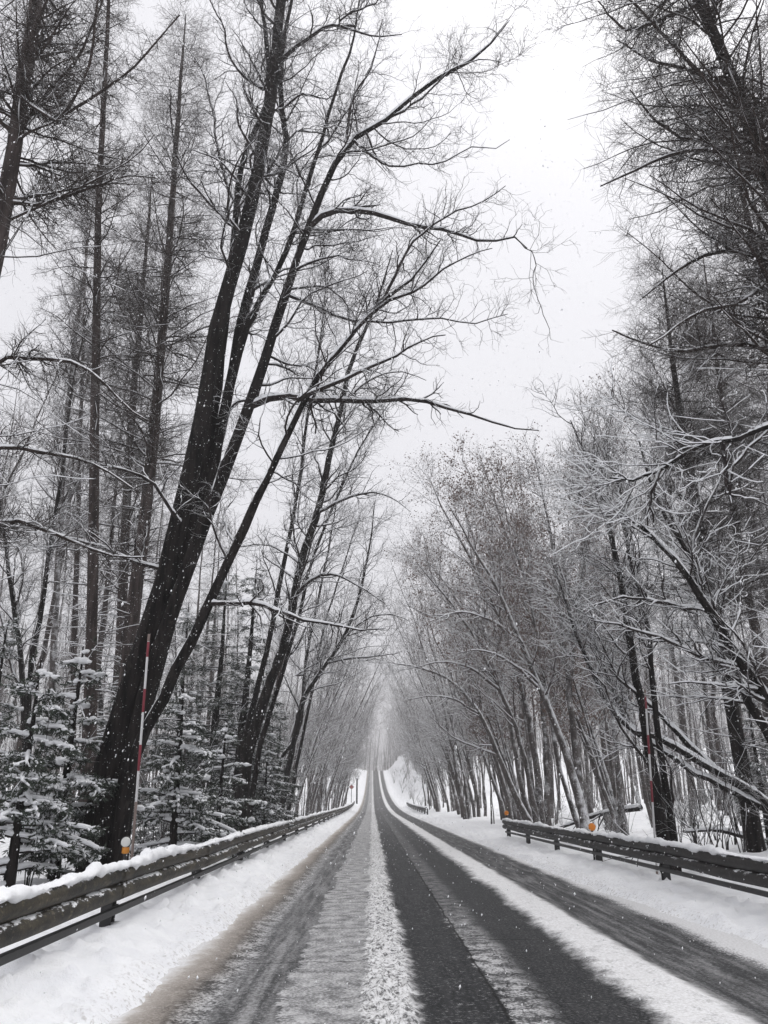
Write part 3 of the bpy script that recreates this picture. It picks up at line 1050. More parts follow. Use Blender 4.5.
larch(54, 'tall larch partly outside the right frame edge behind the corner larch', 17.0,
      [(885, 880), (845, 660), (808, 470), (775, 330), (752, 235), (730, 150), (712, 90)], .2, .02, 110, 3.6, .3, (), 0, 14, 5)


# ------------------------------------------------------------------ trees to copy through the wood
def proto_stem(rng, h, lean, k=14, crook=.03):
    t = np.linspace(0, 1, k)
    P = np.stack([lean[0] * t ** 1.4 * h, lean[1] * t ** 1.4 * h, t * h - .5 * (t == 0)], 1)
    w = np.cumsum(rng.normal(size=(k, 3)) * crook * h / k * 2, 0)
    w[:, 2] *= .2
    w -= w[0]
    return P + w


def proto_bare(seed, h, stems, r0, n=(34, 260, 1500), ln=(3.0, 1.3, .6), t0=.3, bark='bark_grey', twig='twig_grey', trop=(0, 0, .09), leaves=0, cap=1.1, spread=.18, towards=0.):
    T = Tree(seed)
    rng = T.rng
    S = []
    for i in range(stems):
        a = rng.uniform(0, 6.28)
        lean = (math.cos(a) * spread + towards, math.sin(a) * spread)
        hh = h * rng.uniform(.8, 1.0) if i else h
        rr = .7 * r0 * (1 if i == 0 else rng.uniform(.55, .85))
        P = proto_stem(rng, hh, lean)
        P[:, :2] += np.array([math.cos(a), math.sin(a)]) * (.25 if stems > 1 else 0)
        S.append(T.stem(P, taper(rr, rr * .10, 14, 1.45), 8))
    S = cat2(*S)
    snow_caps(T.cap, rng, S[0], S[1], .02, cap * .9, .16)
    n = (int(n[0] * 1.6), int(n[1] * 1.3), int(n[2] * .95))
    b1 = spawn(rng, S[0], S[1], n[0], (t0, .99), (25, 60), ln[0], far_prof(.45), .45, .016, 8, .14, trop, 0., .3, rmax=.045)
    T.branch(b1, 5, True, .014, cap)
    b2 = spawn(rng, b1[0], b1[1], n[1], (.12, .99), (30, 60), ln[1], far_prof(.6), .55, .0085, 6, .2, trop, 0., .35)
    T.branch(b2, 4, True, .0095, cap)
    b3 = spawn(rng, b2[0], b2[1], n[2], (.15, .99), (30, 65), ln[2], far_prof(.6), .6, .0032, 4, .22, trop, 0., .5)
    T.branch(b3, 3, False)
    ex = None
    if leaves:
        pos = b3[0][rng.choice(len(b3[0]), leaves), -1] + rng.normal(size=(leaves, 3)) * .12

        def ex(root, base):
            leaf_mesh(rng, pos - base, .05, root)
    return T, M[bark], M[twig], ex


def proto_larch(seed, h, r0, nb, length, t0):
    T = Tree(seed)
    S = T.stem(proto_stem(T.rng, h, (.02, .01), 18, .012), taper(r0, .015, 18, 1.25), 8)
    larch_crown(T, S, nb, length, t0, -.03, 10, 3)
    return T, M['bark_larch'], M['twig_larch'], None


class Kind:
    """one tree built once, then copied with its parts"""
    def __init__(self, name, cat, T, bark, twig, ex):
        self.args = (name, cat, T, bark, twig, ex)
        self.root = None

    def place(self, x, y, rz, s, label, group, tilt=(0, 0), z=None):
        if self.root is None:
            name, cat, T, bark, twig, ex = self.args
            self.root = T.build(name, label, cat, (0, 0, 0), bark, twig, group, ex)
            o = self.root
        else:
            o = self.root.copy()
            COL.objects.link(o)
            for ch in self.root.children:
                c = ch.copy()
                COL.objects.link(c)
                c.parent = o
        o['label'] = label
        if group:
            o['group'] = group
        o.location = (x, y, (lz(x, y) if z is None else z) - .05)
        o.rotation_euler = (tilt[0], tilt[1], rz)
        o.scale = (s, s, s)
        return o


bare_kinds = [Kind('bare_tree', 'tree', *proto_bare(101, 18, 1, .20)),
              Kind('bare_tree', 'tree', *proto_bare(102, 17, 3, .17, (54, 380, 2200), t0=.28)),
              Kind('bare_tree', 'tree', *proto_bare(103, 19, 2, .19, (44, 330, 1900), towards=.05)),
              Kind('bare_tree', 'tree', *proto_bare(104, 16, 4, .14, (64, 430, 2500), (2.6, 1.2, .55), .25)),
              Kind('bare_tree', 'tree', *proto_bare(105, 20, 1, .22, (30, 240, 1500), t0=.4, bark='bark_dark', twig='bark_twig'))]
arch_kinds = [Kind('arching_tree', 'tree', *proto_bare(111, 17, 3, .19, (50, 430, 2600), (3.6, 1.6, .7), .22, trop=(.03, 0, .05), cap=1.3, spread=.10, towards=.17)),
              Kind('arching_tree', 'tree', *proto_bare(112, 16, 3, .18, (60, 460, 2800), (3.4, 1.5, .7), .2, trop=(.04, 0, .04), cap=1.35, spread=.14, towards=.22)),
              Kind('arching_tree', 'tree', *proto_bare(113, 18, 2, .2, (44, 400, 2400), (3.8, 1.6, .7), .2, trop=(.03, 0, .05), cap=1.3, spread=.06, towards=.14))]
leafy_kinds = [Kind('leafy_tree', 'tree', *proto_bare(121, 15, 4, .15, (70, 520, 3000), (2.6, 1.2, .5), .22, spread=.2, towards=.14, leaves=9000)),
               Kind('leafy_tree', 'tree', *proto_bare(122, 16, 3, .16, (64, 480, 2800), (2.8, 1.2, .5), .25, spread=.18, towards=.12, leaves=8000))]
pole_kinds = [Kind('slender_tree', 'tree', *proto_bare(131, 19, 1, .15, (28, 130, 600), (1.8, .8, .4), .35, spread=.03)),
              Kind('slender_tree', 'tree', *proto_bare(132, 17, 1, .12, (26, 120, 560), (1.5, .7, .4), .3, spread=.05)),
              Kind('slender_tree', 'tree', *proto_bare(133, 21, 1, .18, (28, 140, 620), (2.0, .9, .4), .4, spread=.02, bark='bark_larch', twig='twig_grey')),
              Kind('slender_tree', 'tree', *proto_bare(134, 15, 2, .10, (30, 130, 560), (1.4, .7, .4), .25, spread=.08))]
larch_kinds = [Kind('larch_tree', 'larch', *proto_larch(141, 25, .22, 85, 3.4, .35)),
               Kind('larch_tree', 'larch', *proto_larch(142, 22, .18, 80, 3.0, .3)),
               Kind('larch_tree', 'larch', *proto_larch(143, 27, .25, 90, 3.6, .4))]

rng = np.random.default_rng(7)
taken = [(o.location.x, o.location.y) for o in COL.objects if o.type == 'EMPTY']


def free(x, y, d):
    return all((x - a) ** 2 + (y - b) ** 2 > d * d for a, b in taken)


# the arch over the road, both sides, out to the crest and beyond
for side, lab, grp in ((-1, 'bare arching tree leaning over the far road from the left side', 'arching trees left of the far road'),
                       (1, 'bare arching tree leaning over the far road from the right side', 'arching trees right of the far road')):
    y = 42.0 if side < 0 else 46.0
    while y < 330:
        edge = 3.0 if side < 0 else 5.6
        x = side * (edge + rng.uniform(.8, 3.2) + (1.5 if y > 110 else 0))
        if y > 110:
            x += side * rng.uniform(0, 3)
        u_ = rng.uniform()
        k = arch_kinds[rng.integers(3)]
        rz = (0 if side < 0 else math.pi) + rng.uniform(-.5, .5)
        k.place(x, y, rz, rng.uniform(.62, 1.15), lab, grp, (rng.normal() * .05, rng.uniform(-.03, .10) + .13 * min(1, max(0, (y - 60) / 60)) * rng.uniform(0, 1.4)))
        taken.append((x, y))
        y += rng.choice([2.2, 4.0, 5.5, 7.5]) * rng.uniform(.8, 1.2) * (1 + max(0, y - 80) * .004)

# second rank along the road
for side, lab, grp in ((-1, 'bare upright tree in the second rank left of the road', 'bare trees of the left wood'),
                       (1, 'bare upright tree in the second rank right of the road', 'bare trees of the right wood')):
    n = 0
    while n < (42 if side < 0 else 30):
        y = rng.uniform(26, 230)
        x = side * rng.uniform(8 if side < 0 else 10.5, 26)
        if not free(x, y, 2.6):
            continue
        taken.append((x, y))
        bare_kinds[rng.integers(5)].place(x, y, (0 if side < 0 else math.pi) + rng.normal() * .8, rng.uniform(.75, 1.15), lab, grp, (rng.normal() * .04, rng.uniform(-.02, .14)))
        n += 1
# leafy thicket right of the road
for (x, y, rz, s) in ((8.2, 27, 3.2, .95), (9.6, 33, 2.9, 1.05), (7.6, 41, 3.3, 1.0), (11.5, 39, 3.0, 1.1), (8.6, 50, 3.1, 1.0), (12.5, 47, 3.4, 1.05)):
    leafy_kinds[rng.integers(2)].place(x, y, rz, s, 'bushy tree with withered leaves in the thicket right of the road', 'leafy thicket right of the road')
    taken.append((x, y))
# slender trunks deep in the wood
for side, num, lab, grp in ((-1, 120, 'slender grey trunk deep in the snowy wood on the left', 'slender trunks of the left wood'),
                            (1, 120, 'slender grey trunk deep in the snowy wood on the right', 'slender trunks of the right wood')):
    n = 0
    while n < num:
        y = rng.uniform(22, 105)
        x = side * (rng.uniform(9, 12) + rng.uniform(0, 1) * (8 + y * .55))
        if not free(x, y, 1.5):
            continue
        taken.append((x, y))
        pole_kinds[rng.integers(4)].place(x, y, rng.uniform(0, 6.28), rng.uniform(.75, 1.2), lab, grp)
        n += 1
# the far wood that closes every gap, too far to count
T = Tree(171)
r_ = T.rng
pts = []
while len(pts) < 1150:
    y = 24 + 336 * r_.uniform(0, 1) ** 1.6
    sd = -1 if r_.uniform() < .5 else 1
    x = sd * (r_.uniform(20 if sd < 0 else 25, 32) + r_.uniform(0, 1) ** 1.5 * 70) if y < 270 else r_.uniform(-60, 60)
    if abs(x) < 4 and y < 300:
        continue
    pts.append((x, y))
pts = np.array(pts)
zz = land_z(pts[:, 0], pts[:, 1])
hh = r_.uniform(13, 22, len(pts))
tt = np.linspace(0, 1, 9)
SP_ = np.stack([pts[:, :1] + r_.normal(size=(len(pts), 1)) * .06 * hh[:, None] * tt ** 1.3, pts[:, 1:] + 0 * tt, zz[:, None] - .3 + hh[:, None] * tt], -1)
SP_[:, 1:, :2] += r_.normal(size=(len(pts), 8, 2)) * .07
SR_ = r_.uniform(.08, .19, (len(pts), 1)) * np.linspace(1, .1, 9)
T.crown.tubes(SP_, SR_, 5)
d1 = spawn(r_, SP_, SR_, 30000, (.10, .99), (25, 65), 2.6, far_prof(.5), .4, .009, 5, .14, (0, 0, .06), 0, .3)
T.crown.tubes(d1[0], d1[1], 3)
d2 = spawn(r_, d1[0], d1[1], 110000, (.15, .99), (30, 65), .95, far_prof(.6), .5, .0045, 3, .2, (0, 0, .05), 0, .5)
T.crown.tubes(d2[0], d2[1], 3)
# trees that close the view where the road goes over the crest
q = np.stack([r_.uniform(-26, 26, 90), r_.uniform(285, 420, 90)], 1)
zq = land_z(q[:, 0], q[:, 1])
hq = r_.uniform(16, 30, 90)
Q_ = np.stack([q[:, :1] + r_.normal(size=(90, 1)) * .08 * hq[:, None] * tt ** 1.3, q[:, 1:] + 0 * tt, zq[:, None] - .3 + hq[:, None] * tt], -1)
QR = r_.uniform(.10, .2, (90, 1)) * np.linspace(1, .1, 9)
T.crown.tubes(Q_, QR, 5)
d3 = spawn(r_, Q_, QR, 5000, (.2, .99), (30, 75), 4.0, far_prof(.5), .4, .02, 5, .14, (0, 0, .06), 0, .3)
T.crown.tubes(d3[0], d3[1], 3)
d4 = spawn(r_, d3[0], d3[1], 18000, (.15, .99), (30, 65), 1.5, far_prof(.6), .5, .012, 3, .2, (0, 0, .05), 0, .5)
T.crown.tubes(d4[0], d4[1], 3)
fw = T.crown.build('distant_wood', M['twig_grey'])
fw['kind'] = 'stuff'
for side, num, lab, grp in ((-1, 46, 'slim young tree close behind the far half of the left guardrail', 'young trees behind the left guardrail'),
                            (1, 22, 'slim young tree beyond the far end of the right guardrail', 'young trees beyond the right guardrail')):
    n = 0
    while n < num:
        y = rng.uniform(30, 125) if side < 0 else rng.uniform(38, 120)
        x = -rng.uniform(3.6, 8.5) if side < 0 else rng.uniform(6.4, 11)
        if not free(x, y, .9):
            continue
        taken.append((x, y))
        pole_kinds[rng.integers(4)].place(x, y, rng.uniform(0, 6.28), rng.uniform(.35, .8), lab, grp, (rng.normal() * .06, -side * rng.uniform(0, .14)))
        n += 1
# more larches behind
for side, num, lab, grp in ((-1, 14, 'larch standing back in the wood behind the left guardrail', 'larches of the left wood'),
                            (1, 10, 'larch standing back in the wood behind the right guardrail', 'larches of the right wood')):
    n = 0
    while n < num:
        y = rng.uniform(24, 70)
        x = side * (rng.uniform(9, 30) if side < 0 else rng.uniform(14, 34))
        if not free(x, y, 3.0):
            continue
        taken.append((x, y))
        larch_kinds[rng.integers(3)].place(x, y, rng.uniform(0, 6.28), rng.uniform(.8, 1.1), lab, grp)
        n += 1


# ------------------------------------------------------------------ snowy conifers of the understorey
def blob(geo, rng, c, r, sq=.6):
    nu, nv = 7, 5
    th = np.linspace(0, 2 * math.pi, nu, endpoint=False)
    ph = np.linspace(-math.pi / 2, math.pi / 2, nv)
    V = []
    for p in ph:
        for t in th:
            k = r * rng.uniform(.65, 1.3)
            V.append((c[0] + k * math.cos(p) * math.cos(t) * 1.15, c[1] + k * math.cos(p) * math.sin(t), c[2] + k * sq * math.sin(p)))
    idx = np.arange(nu * nv).reshape(nv, nu)
    q = np.stack([idx[:-1], np.roll(idx[:-1], -1, 1), np.roll(idx[1:], -1, 1), idx[1:]], -1).reshape(-1, 4)
    geo.add(V, q)


def make_spruce(seed, h, rad, nb, load=1.0):
    rng = np.random.default_rng(seed)
    trunk, br, nd, sn = Geo(), Geo(), Geo(), Geo()
    P = proto_stem(rng, h, (.02, .02), 12, .01)[None]
    R = taper(.02 * h + .02, .012, 12, 1.2)[None]
    trunk.tubes(P, R, 8)
    b = spawn(rng, P, R, nb, (.05, .985), (75, 100), rad, lambda t: np.clip(1.05 - t * .95, .1, 1), .3, .008, 8, .05, (0, 0, -.05), .6, .3, rmax=.03)
    br.tubes(b[0], b[1], 4)
    s = spawn(rng, b[0], b[1], nb * 9, (.15, .99), (40, 70), rad * .30, far_prof(.35), .5, .004, 5, .08, (0, 0, -.05), .7, .5)
    br.tubes(s[0], s[1], 3)
    s2 = spawn(rng, s[0], s[1], nb * 22, (.15, .99), (35, 65), rad * .12, far_prof(.6), .6, .003, 4, .08, (0, 0, -.04), .6, .5)
    allp = cat2((s[0], s[1]), (s2[0], s2[1]))
    # needles: narrow blades along every shoot
    A = allp[0]
    m = len(A)
    per = 9
    i = np.repeat(np.arange(m), per)
    f = rng.uniform(.05, 1, m * per) * (A.shape[1] - 1)
    a = np.minimum(f.astype(int), A.shape[1] - 2)
    u = (f - a)[:, None]
    pos = A[i, a] * (1 - u) + A[i, a + 1] * u
    tan = unit(A[i, a + 1] - A[i, a])
    rn = rng.normal(size=pos.shape)
    rn[:, 2] = rn[:, 2] * .5 - .1
    d = unit(tan * .8 + unit(rn))
    w = unit(np.cross(d, rng.normal(size=pos.shape)))
    L = rng.uniform(.05, .11, (len(pos), 1))
    W = .011
    V = np.stack([pos - w * W * .5, pos + d * L * .5 - w * W, pos + d * L, pos + d * L * .5 + w * W], 1)
    nd.add(V.reshape(-1, 3), np.arange(len(pos) * 4).reshape(-1, 4))
    # snow lying along the boughs in uneven pads
    snow_caps(sn, rng, b[0] + np.array([0, 0, .02]), np.maximum(b[1], .014) * 1.9, .0, 1.05 * load)
    snow_caps(sn, rng, s[0] + np.array([0, 0, .012]), np.maximum(s[1], .007) * 1.9, .0, .95 * load)
    for q in range(nb):
        if rng.uniform() > .62 * load:
            continue
        for e in range(rng.integers(1, 3)):
            j = rng.integers(3, 8)
            c0 = b[0][q, j]
            d0 = unit(b[0][q, j] - b[0][q, j - 1])
            for w in range(rng.integers(2, 6)):
                c = c0 + d0 * rng.normal() * .10 + rng.normal(size=3) * np.array([.05, .05, .012]) + np.array([0, 0, .02])
                blob(sn, rng, c, rng.uniform(.025, .085), rng.uniform(.4, .7))
    for q in rng.choice(len(s[0]), int(nb * 5 * load)):
        blob(sn, rng, s[0][q, 3] + np.array([0, 0, .012]), rng.uniform(.018, .05), .6)
    return trunk, br, nd, sn


class SpruceKind(Kind):
    def __init__(self, name, geos):
        self.name, self.geos, self.root = name, geos, None

    def place(self, *a, **k):
        if self.root is None:
            self.root = thing(self.name, '', 'conifer')
            tr, br, nd, sn = self.geos
            tr.build('trunk', M['bark_dark'], self.root)
            br.build('branches', M['bark_twig'], self.root)
            nd.build('foliage', M['needles'], self.root, False)
            sn.build('snow_load', M['snow'], self.root)
            first = self.root
            x, y, rz, s, label, group = a
            first.location = (x, y, lz(x, y) - .05)
            first.rotation_euler = (0, 0, rz)
            first.scale = (s, s, s)
            first['label'] = label
            if group:
                first['group'] = group
            return first
        return Kind.place(self, *a, **k)


spruces = [SpruceKind('snowy_conifer', make_spruce(201, 3.2, 1.35, 40, 1.2)),
           SpruceKind('snowy_conifer', make_spruce(202, 6.5, 1.7, 64, .45)),
           SpruceKind('snowy_conifer', make_spruce(203, 9.0, 2.0, 120, .3))]
gL = 'small conifers behind the left guardrail'
for (px, Y, k, s, lab) in (
        (14, 11.5, 0, 1.0, 'small conifer loaded with snow clumps in the bottom left corner behind the guardrail'),
        (58, 13.2, 0, 1.15, 'snow-clumped young conifer between the left frame edge and the big leaning trunk'),
        (-25, 14.5, 1, .7, 'snowy conifer cut by the left frame edge'),
        (172, 15.8, 0, 1.05, 'small snow-laden conifer right of the red-and-white pole'),
        (232, 24.5, 2, .95, 'dark tall conifer standing between the two leaning trees'),
        (205, 26.0, 2, 1.0, 'dark tall conifer behind the drooping snowy one'),
        (252, 29.0, 1, .9, 'dark conifer beside the snow-edged leaning trunks'),
        (172, 25.0, 2, .85, 'shadowy conifer seen behind the pole and the leaning stems'),
        (272, 34.0, 1, .75, 'low conifer at the foot of the crooked tree'),
        (216, 18.0, 0, .9, 'little snowy conifer close behind the middle of the left guardrail'),
        (262, 24.0, 0, .85, 'little snowy conifer by the foot of the snow-edged leaning trunks'),
        (100, 24.0, 1, .9, 'conifer half hidden behind the base of the big leaning trunk'),
        (772, 21.0, 1, .62, 'snowy conifer at the right frame edge behind the larch')):
    p = at(px, 850, Y)
    spruces[k].place(p[0], Y, rng.uniform(0, 6.28), s, lab, gL if px < 300 else None)


# ------------------------------------------------------------------ guardrails
def sweep(geo, prof, xs, ys, zs, close=False):
    """prof (m,2) of (x,z) offsets carried along the line"""
    prof = np.asarray(prof, float)
    m, n = len(prof), len(ys)
    V = np.empty((n, m, 3))
    V[..., 0] = np.asarray(xs)[:, None] + prof[None, :, 0]
    V[..., 1] = np.asarray(ys)[:, None]
    V[..., 2] = np.asarray(zs)[:, None] + prof[None, :, 1]
    idx = np.arange(n * m).reshape(n, m)
    if close:
        nx = np.roll(idx, -1, 1)
        q = np.stack([idx[:-1], nx[:-1], nx[1:], idx[1:]], -1).reshape(-1, 4)
    else:
        q = np.stack([idx[:-1, :-1], idx[:-1, 1:], idx[1:, 1:], idx[1:, :-1]], -1).reshape(-1, 4)
    geo.add(V.reshape(-1, 3), q)


def w_profile(s):
    """corrugated beam, s = +1 bulges to +x"""
    z = np.linspace(-.165, .165, 45)
    d = .012 + .088 * np.sqrt(np.clip(1 - ((np.abs(z) - .081) / .079) ** 2, 0, 1))
    d[np.abs(z) > .157] = .006
    front = np.stack([s * d, z], 1)
    back = np.stack([s * (d - .012), z], 1)[::-1]
    return np.vstack([front, back])


def guardrail(label, X, y0, y1, top, s, post_y, mat, seed, capw=.11, cap_h=.085, step=.06, base_drop=0, lumps=()):
    root = thing('guardrail', label, 'guardrail', (X, y0, float(road_z(y0))))
    o = np.array([X, y0, float(road_z(y0))])
    rng = np.random.default_rng(seed)
    ys = np.arange(y0, y1 + .01, .5)
    ends = [y0] + [p for p in post_y if y0 + 1 < p < y1 - 1] + [y1]
    for e in range(len(ends) - 1):                       # beams lapped at the posts
        yb = np.linspace(ends[e] - (.16 if e else 0), ends[e + 1], 10)
        b = Geo()
        dent = (noise2(yb * .9, yb * 0 + 6, seed + 1) - .5) * .03
        zb = road_z(yb) + top - .165 + (noise2(yb * .7, yb * 0 + 4, seed) - .5) * .02
        ramp = s * .009 * np.linspace(1, 0, 10) ** .4
        sweep(b, w_profile(s), dent + ramp, yb - o[1], zb - o[2], True)
        if ends[e] < 40:
            for by in (.04, -.10):
                for bz in (-.125, -.012, .012, .125):
                    b.box((s * (.075 if abs(bz) > .1 else .052) + dent[0] + ramp[0], ends[e] + by - o[1], zb[0] + bz - o[2]), (.03, .03, .022))
        b.build('rail_beam', mat, root)
    lo = Geo()
    zl = road_z(ys) + top - .40
    sweep(lo, [(-.03, -.028), (.03, -.028), (.03, .028), (-.03, .028)], ys * 0 + s * .035, ys - o[1], zl - o[2], True)
    lo.build('lower_rail', M['steel_black'], root, False)
    for py in post_y:
        p = Geo()
        z0 = float(road_z(py))
        xb = -s * .085
        # H-section post
        p.box((xb, py - o[1], z0 + (top - .05) / 2 - .15 - o[2]), (.014, .12, top + .22))
        p.box((xb, py - o[1] - .06, z0 + (top - .05) / 2 - .15 - o[2]), (.11, .014, top + .22))
        p.box((xb, py - o[1] + .06, z0 + (top - .05) / 2 - .15 - o[2]), (.11, .014, top + .22))
        p.box((s * .002 - s * .03, py - o[1], z0 + top - .40 - o[2]), (.055, .09, .07))
        p.build('post', M['steel_black'], root, False)
    # snow along the top
    cy = np.arange(y0, y1, step) if y1 - y0 < 40 else np.concatenate([np.arange(y0, y0 + 30, step), np.arange(y0 + 30, y1, .25)])
    c = Geo()
    h = cap_h * (.35 + 1.2 * fbm(cy * 1.6, cy * 0 + seed, seed, 3)) * (.65 + .7 * noise2(cy * 7, cy * 0 + 2, seed + 3))
    for ly, lh, lw in lumps:
        h = h + lh * np.exp(-((cy - ly) / lw) ** 2)
    gap = noise2(cy * .9, cy * 0 + 5, seed + 9)
    h = np.maximum(h * (.25 + .75 * smooth(.12, .40, gap)), .012)
    w = capw * (.72 + .55 * fbm(cy * 2.1, cy * 0 + 7, seed + 5, 3))
    th = np.linspace(0, math.pi, 9)
    n = len(cy)
    V = np.empty((n, 11, 3))
    hang = .035 + .05 * fbm(cy * 3, cy * 0 + 1, seed + 8)
    rz = road_z(cy) + top
    for i, t in enumerate(th):
        V[:, i + 1, 0] = s * (.035 + w * .62 * np.cos(t))
        V[:, i + 1, 2] = rz - .008 + h * np.sin(t) ** .75 - hang * .12 * (np.cos(t) if t < 1.4 else 0) ** 2
    V[:, 0, 0] = s * (.03 + w * .45)
    V[:, 0, 2] = rz - .014 - hang * smooth(.5, .7, fbm(cy * 4, cy * 0 + 3, seed + 12, 2)) * .9
    V[:, 10, 0] = s * (.03 - w * .45)
    V[:, 10, 2] = rz - .03
    V[..., 1] = cy[:, None]
    V += rng.normal(size=V.shape) * .004
    V -= np.array([0, o[1], o[2]])
    idx = np.arange(n * 11).reshape(n, 11)
    q = np.stack([idx[:-1], np.roll(idx[:-1], -1, 1), np.roll(idx[1:], -1, 1), idx[1:]], -1).reshape(-1, 4)
    c.add(V.reshape(-1, 3), q)
    c.build('snow_cap', M['snow'], root)
    return root


XL, TL = -2.55, .78
XR, TR = 4.80, .73
guardrail('long mossy guardrail capped with snow along the left edge of the road', XL, 2.0, 118.0, TL, 1,
          list(np.arange(4.55, 118, 4.1)), M['rail_mossy'], 301, .12, .062, .05,
          lumps=((7.15, .05, .09), (7.75, .06, .11), (9.45, .07, .10), (9.75, .03, .2), (10.6, .04, .12)))
guardrail('dark snow-topped guardrail along the near right edge of the road', XR, 5.5, 29.9, TR, -1,
          [6, 10.05, 14.0, 18.0, 22.0, 26.0, 29.6], M['rail_dark'], 302, .11, .060, .05)
guardrail('short distant guardrail on the right where the road starts to climb', XR, 72.0, 112.0, TR, -1,
          list(np.arange(72.5, 112, 4.0)), M['rail_dark'], 303, .14, .09, .2)


# ------------------------------------------------------------------ snow poles, reflectors, the red sign
def snow_pole(label, foot, head, r, sleeve=.0):
    foot, head = np.asarray(foot, float), np.asarray(head, float)
    root = thing('snow_pole', label, 'snow pole', foot)
    d = head - foot
    L = np.linalg.norm(d)

    def seg(a, b, rr, name, mat):
        g_ = Geo()
        P = np.stack([d * a, d * a + (d * (b - a)) * .02, d * b - (d * (b - a)) * .02, d * b])[None]
        g_.tubes(P, np.array([[rr * .6, rr, rr, rr * .6]]), 12)
        g_.build(name, mat, root)
    seg(0, 1, r * .98, 'shaft', M['white_paint'])
    seg(0, sleeve, r * 1.12, 'base_sleeve', M['sleeve'])
    for a, b in ((.393, .508), (.645, .752), (.893, .965)):
        seg(a, b, r * 1.06, 'red_band', M['red_paint'])
    seg(.966, 1.0, r * 1.1, 'top_cap', M['sleeve'])
    return root


f0 = at(131, 868, 10.9)
snow_pole('thin red-and-white striped snow pole tied behind the left guardrail', f0, at(149, 634, 10.7), .016, .27)
f1 = at(655, 858, 15.25)
snow_pole('red-and-white snow pole in front of the forked tree behind the right guardrail', (f1[0], f1[1], lz(f1[0], f1[1]) - .1), at(645, 690, 15.25), .019, .05)


def disc(geo, c, r, depth, n=20):
    """disc facing the camera side (-y)"""
    th = np.linspace(0, 2 * math.pi, n, endpoint=False)
    for rr, yy in ((r, 0),):
        V = [(c[0] + r * math.cos(t), c[1] + yy_, c[2] + r * math.sin(t)) for yy_, k in ((-depth / 2, 1), (depth / 2, 1)) for t in th]
        V += [(c[0] + r * .85 * math.cos(t), c[1] - depth / 2 - .006, c[2] + r * .85 * math.sin(t)) for t in th]
        V += [(c[0], c[1] - depth / 2 - .009, c[2]), (c[0], c[1] + depth / 2, c[2])]
    i = np.arange(n)
    j = (i + 1) % n
    Q = np.concatenate([np.stack([i, j, j + n, i + n], 1), np.stack([i + 2 * n, j + 2 * n, j, i], 1)])
    T_ = np.concatenate([np.stack([np.full(n, 3 * n), j + 2 * n, i + 2 * n], 1), np.stack([np.full(n, 3 * n + 1), i + n, j + n], 1)])
    geo.add(V, Q, T_)


def delineator(label, c, r, disc_mat, cup=None, ground=None):
    root = thing('delineator', label, 'reflector', (c[0], c[1], ground))
    z = c[2] - ground
    p = Geo()
    p.tubes(np.array([[[0, .02, -.1], [0, .02, z * .5], [0, .02, z - r * .8]]]), np.full((1, 3), .024), 10)
    p.build('post', M['steel_black'], root)
    d = Geo()
    disc(d, (0, 0, z), r, .035)
    d.build('reflector_disc', disc_mat, root)
    e = Geo()
    th = np.linspace(0, 2 * math.pi, 25)
    ring = np.stack([r * 1.02 * np.cos(th), 0 * th + .006, z + r * 1.02 * np.sin(th)], 1)[None]
    e.tubes(ring, np.full((1, 25), .012), 6)
    e.build('disc_rim', M['amber'] if disc_mat is M['orange'] else M['steel_black'], root)
    if cup:
        k = Geo()
        k.tubes(np.array([[[0, .02, z - r * 2.3], [0, .02, z - r * 2.2], [0, .02, z - r * 1.1], [0, .02, z - r * 1.0]]]), np.array([[.03, .048, .048, .03]]), 12)
        k.build('amber_collar', M['amber'], root)
    return root


c = at(126, 842, 11.2)
delineator('round white reflector with amber collar beside the left snow pole', c, .062, M['lens_white'], True, lz(c[0], c[1]))
c = at(592, 827, 18.1)
delineator('orange round reflector standing over the right guardrail, the nearer of two', c, .07, M['orange'], None, lz(c[0], c[1]))
c = at(506.5, 813, 29.8)
delineator('small orange reflector at the far end of the right guardrail', c, .07, M['orange'], None, lz(c[0], c[1]))

c = at(351.5, 787, 118)
g0 = lz(c[0], c[1])
root = thing('road_sign', 'faded red diamond sign on a post left of the road where it climbs', 'sign', (c[0], c[1], g0))
z = c[2] - g0
p = Geo(); p.tubes(np.array([[[0, .06, -.3], [0, .06, z * .5], [0, .06, z + .3]]]), np.full((1, 3), .04), 8); p.build('sign_post', M['steel_black'], root)
p = Geo(); p.add([(0, 0, z - .38), (.38, 0, z), (0, 0, z + .38), (-.38, 0, z), (0, .03, z - .38), (.38, .03, z), (0, .03, z + .38), (-.38, .03, z)],
                 [[0, 1, 2, 3], [7, 6, 5, 4], [0, 4, 5, 1], [1, 5, 6, 2], [2, 6, 7, 3], [3, 7, 4, 0]])
p.build('sign_border', M['white_paint'], root, False)
p = Geo(); p.add([(0, -.012, z - .32), (.32, -.012, z), (0, -.012, z + .32), (-.32, -.012, z), (0, -.004, z - .32), (.32, -.004, z), (0, -.004, z + .32), (-.32, -.004, z)],
                 [[0, 1, 2, 3], [7, 6, 5, 4], [0, 4, 5, 1], [1, 5, 6, 2], [2, 6, 7, 3], [3, 7, 4, 0]])
p.build('sign_face', M['sign_red'], root, False)
c = at(357, 783, 124)
g0 = lz(c[0], c[1])
root = thing('marker_post', 'dark marker post on the snowy verge beside the red sign', 'post', (c[0], c[1], g0))
p = Geo(); p.tubes(np.array([[[0, 0, -.3], [0, 0, 1.0], [0, 0, c[2] - g0 + .6], [0, 0, c[2] - g0 + .7]]]), np.array([[.13, .13, .12, .05]]), 10); p.build('shaft', M['steel_black'], root)
p = Geo(); blob(p, np.random.default_rng(1), (0, 0, c[2] - g0 + .72), .17, .7); p.build('snow_top', M['snow'], root)


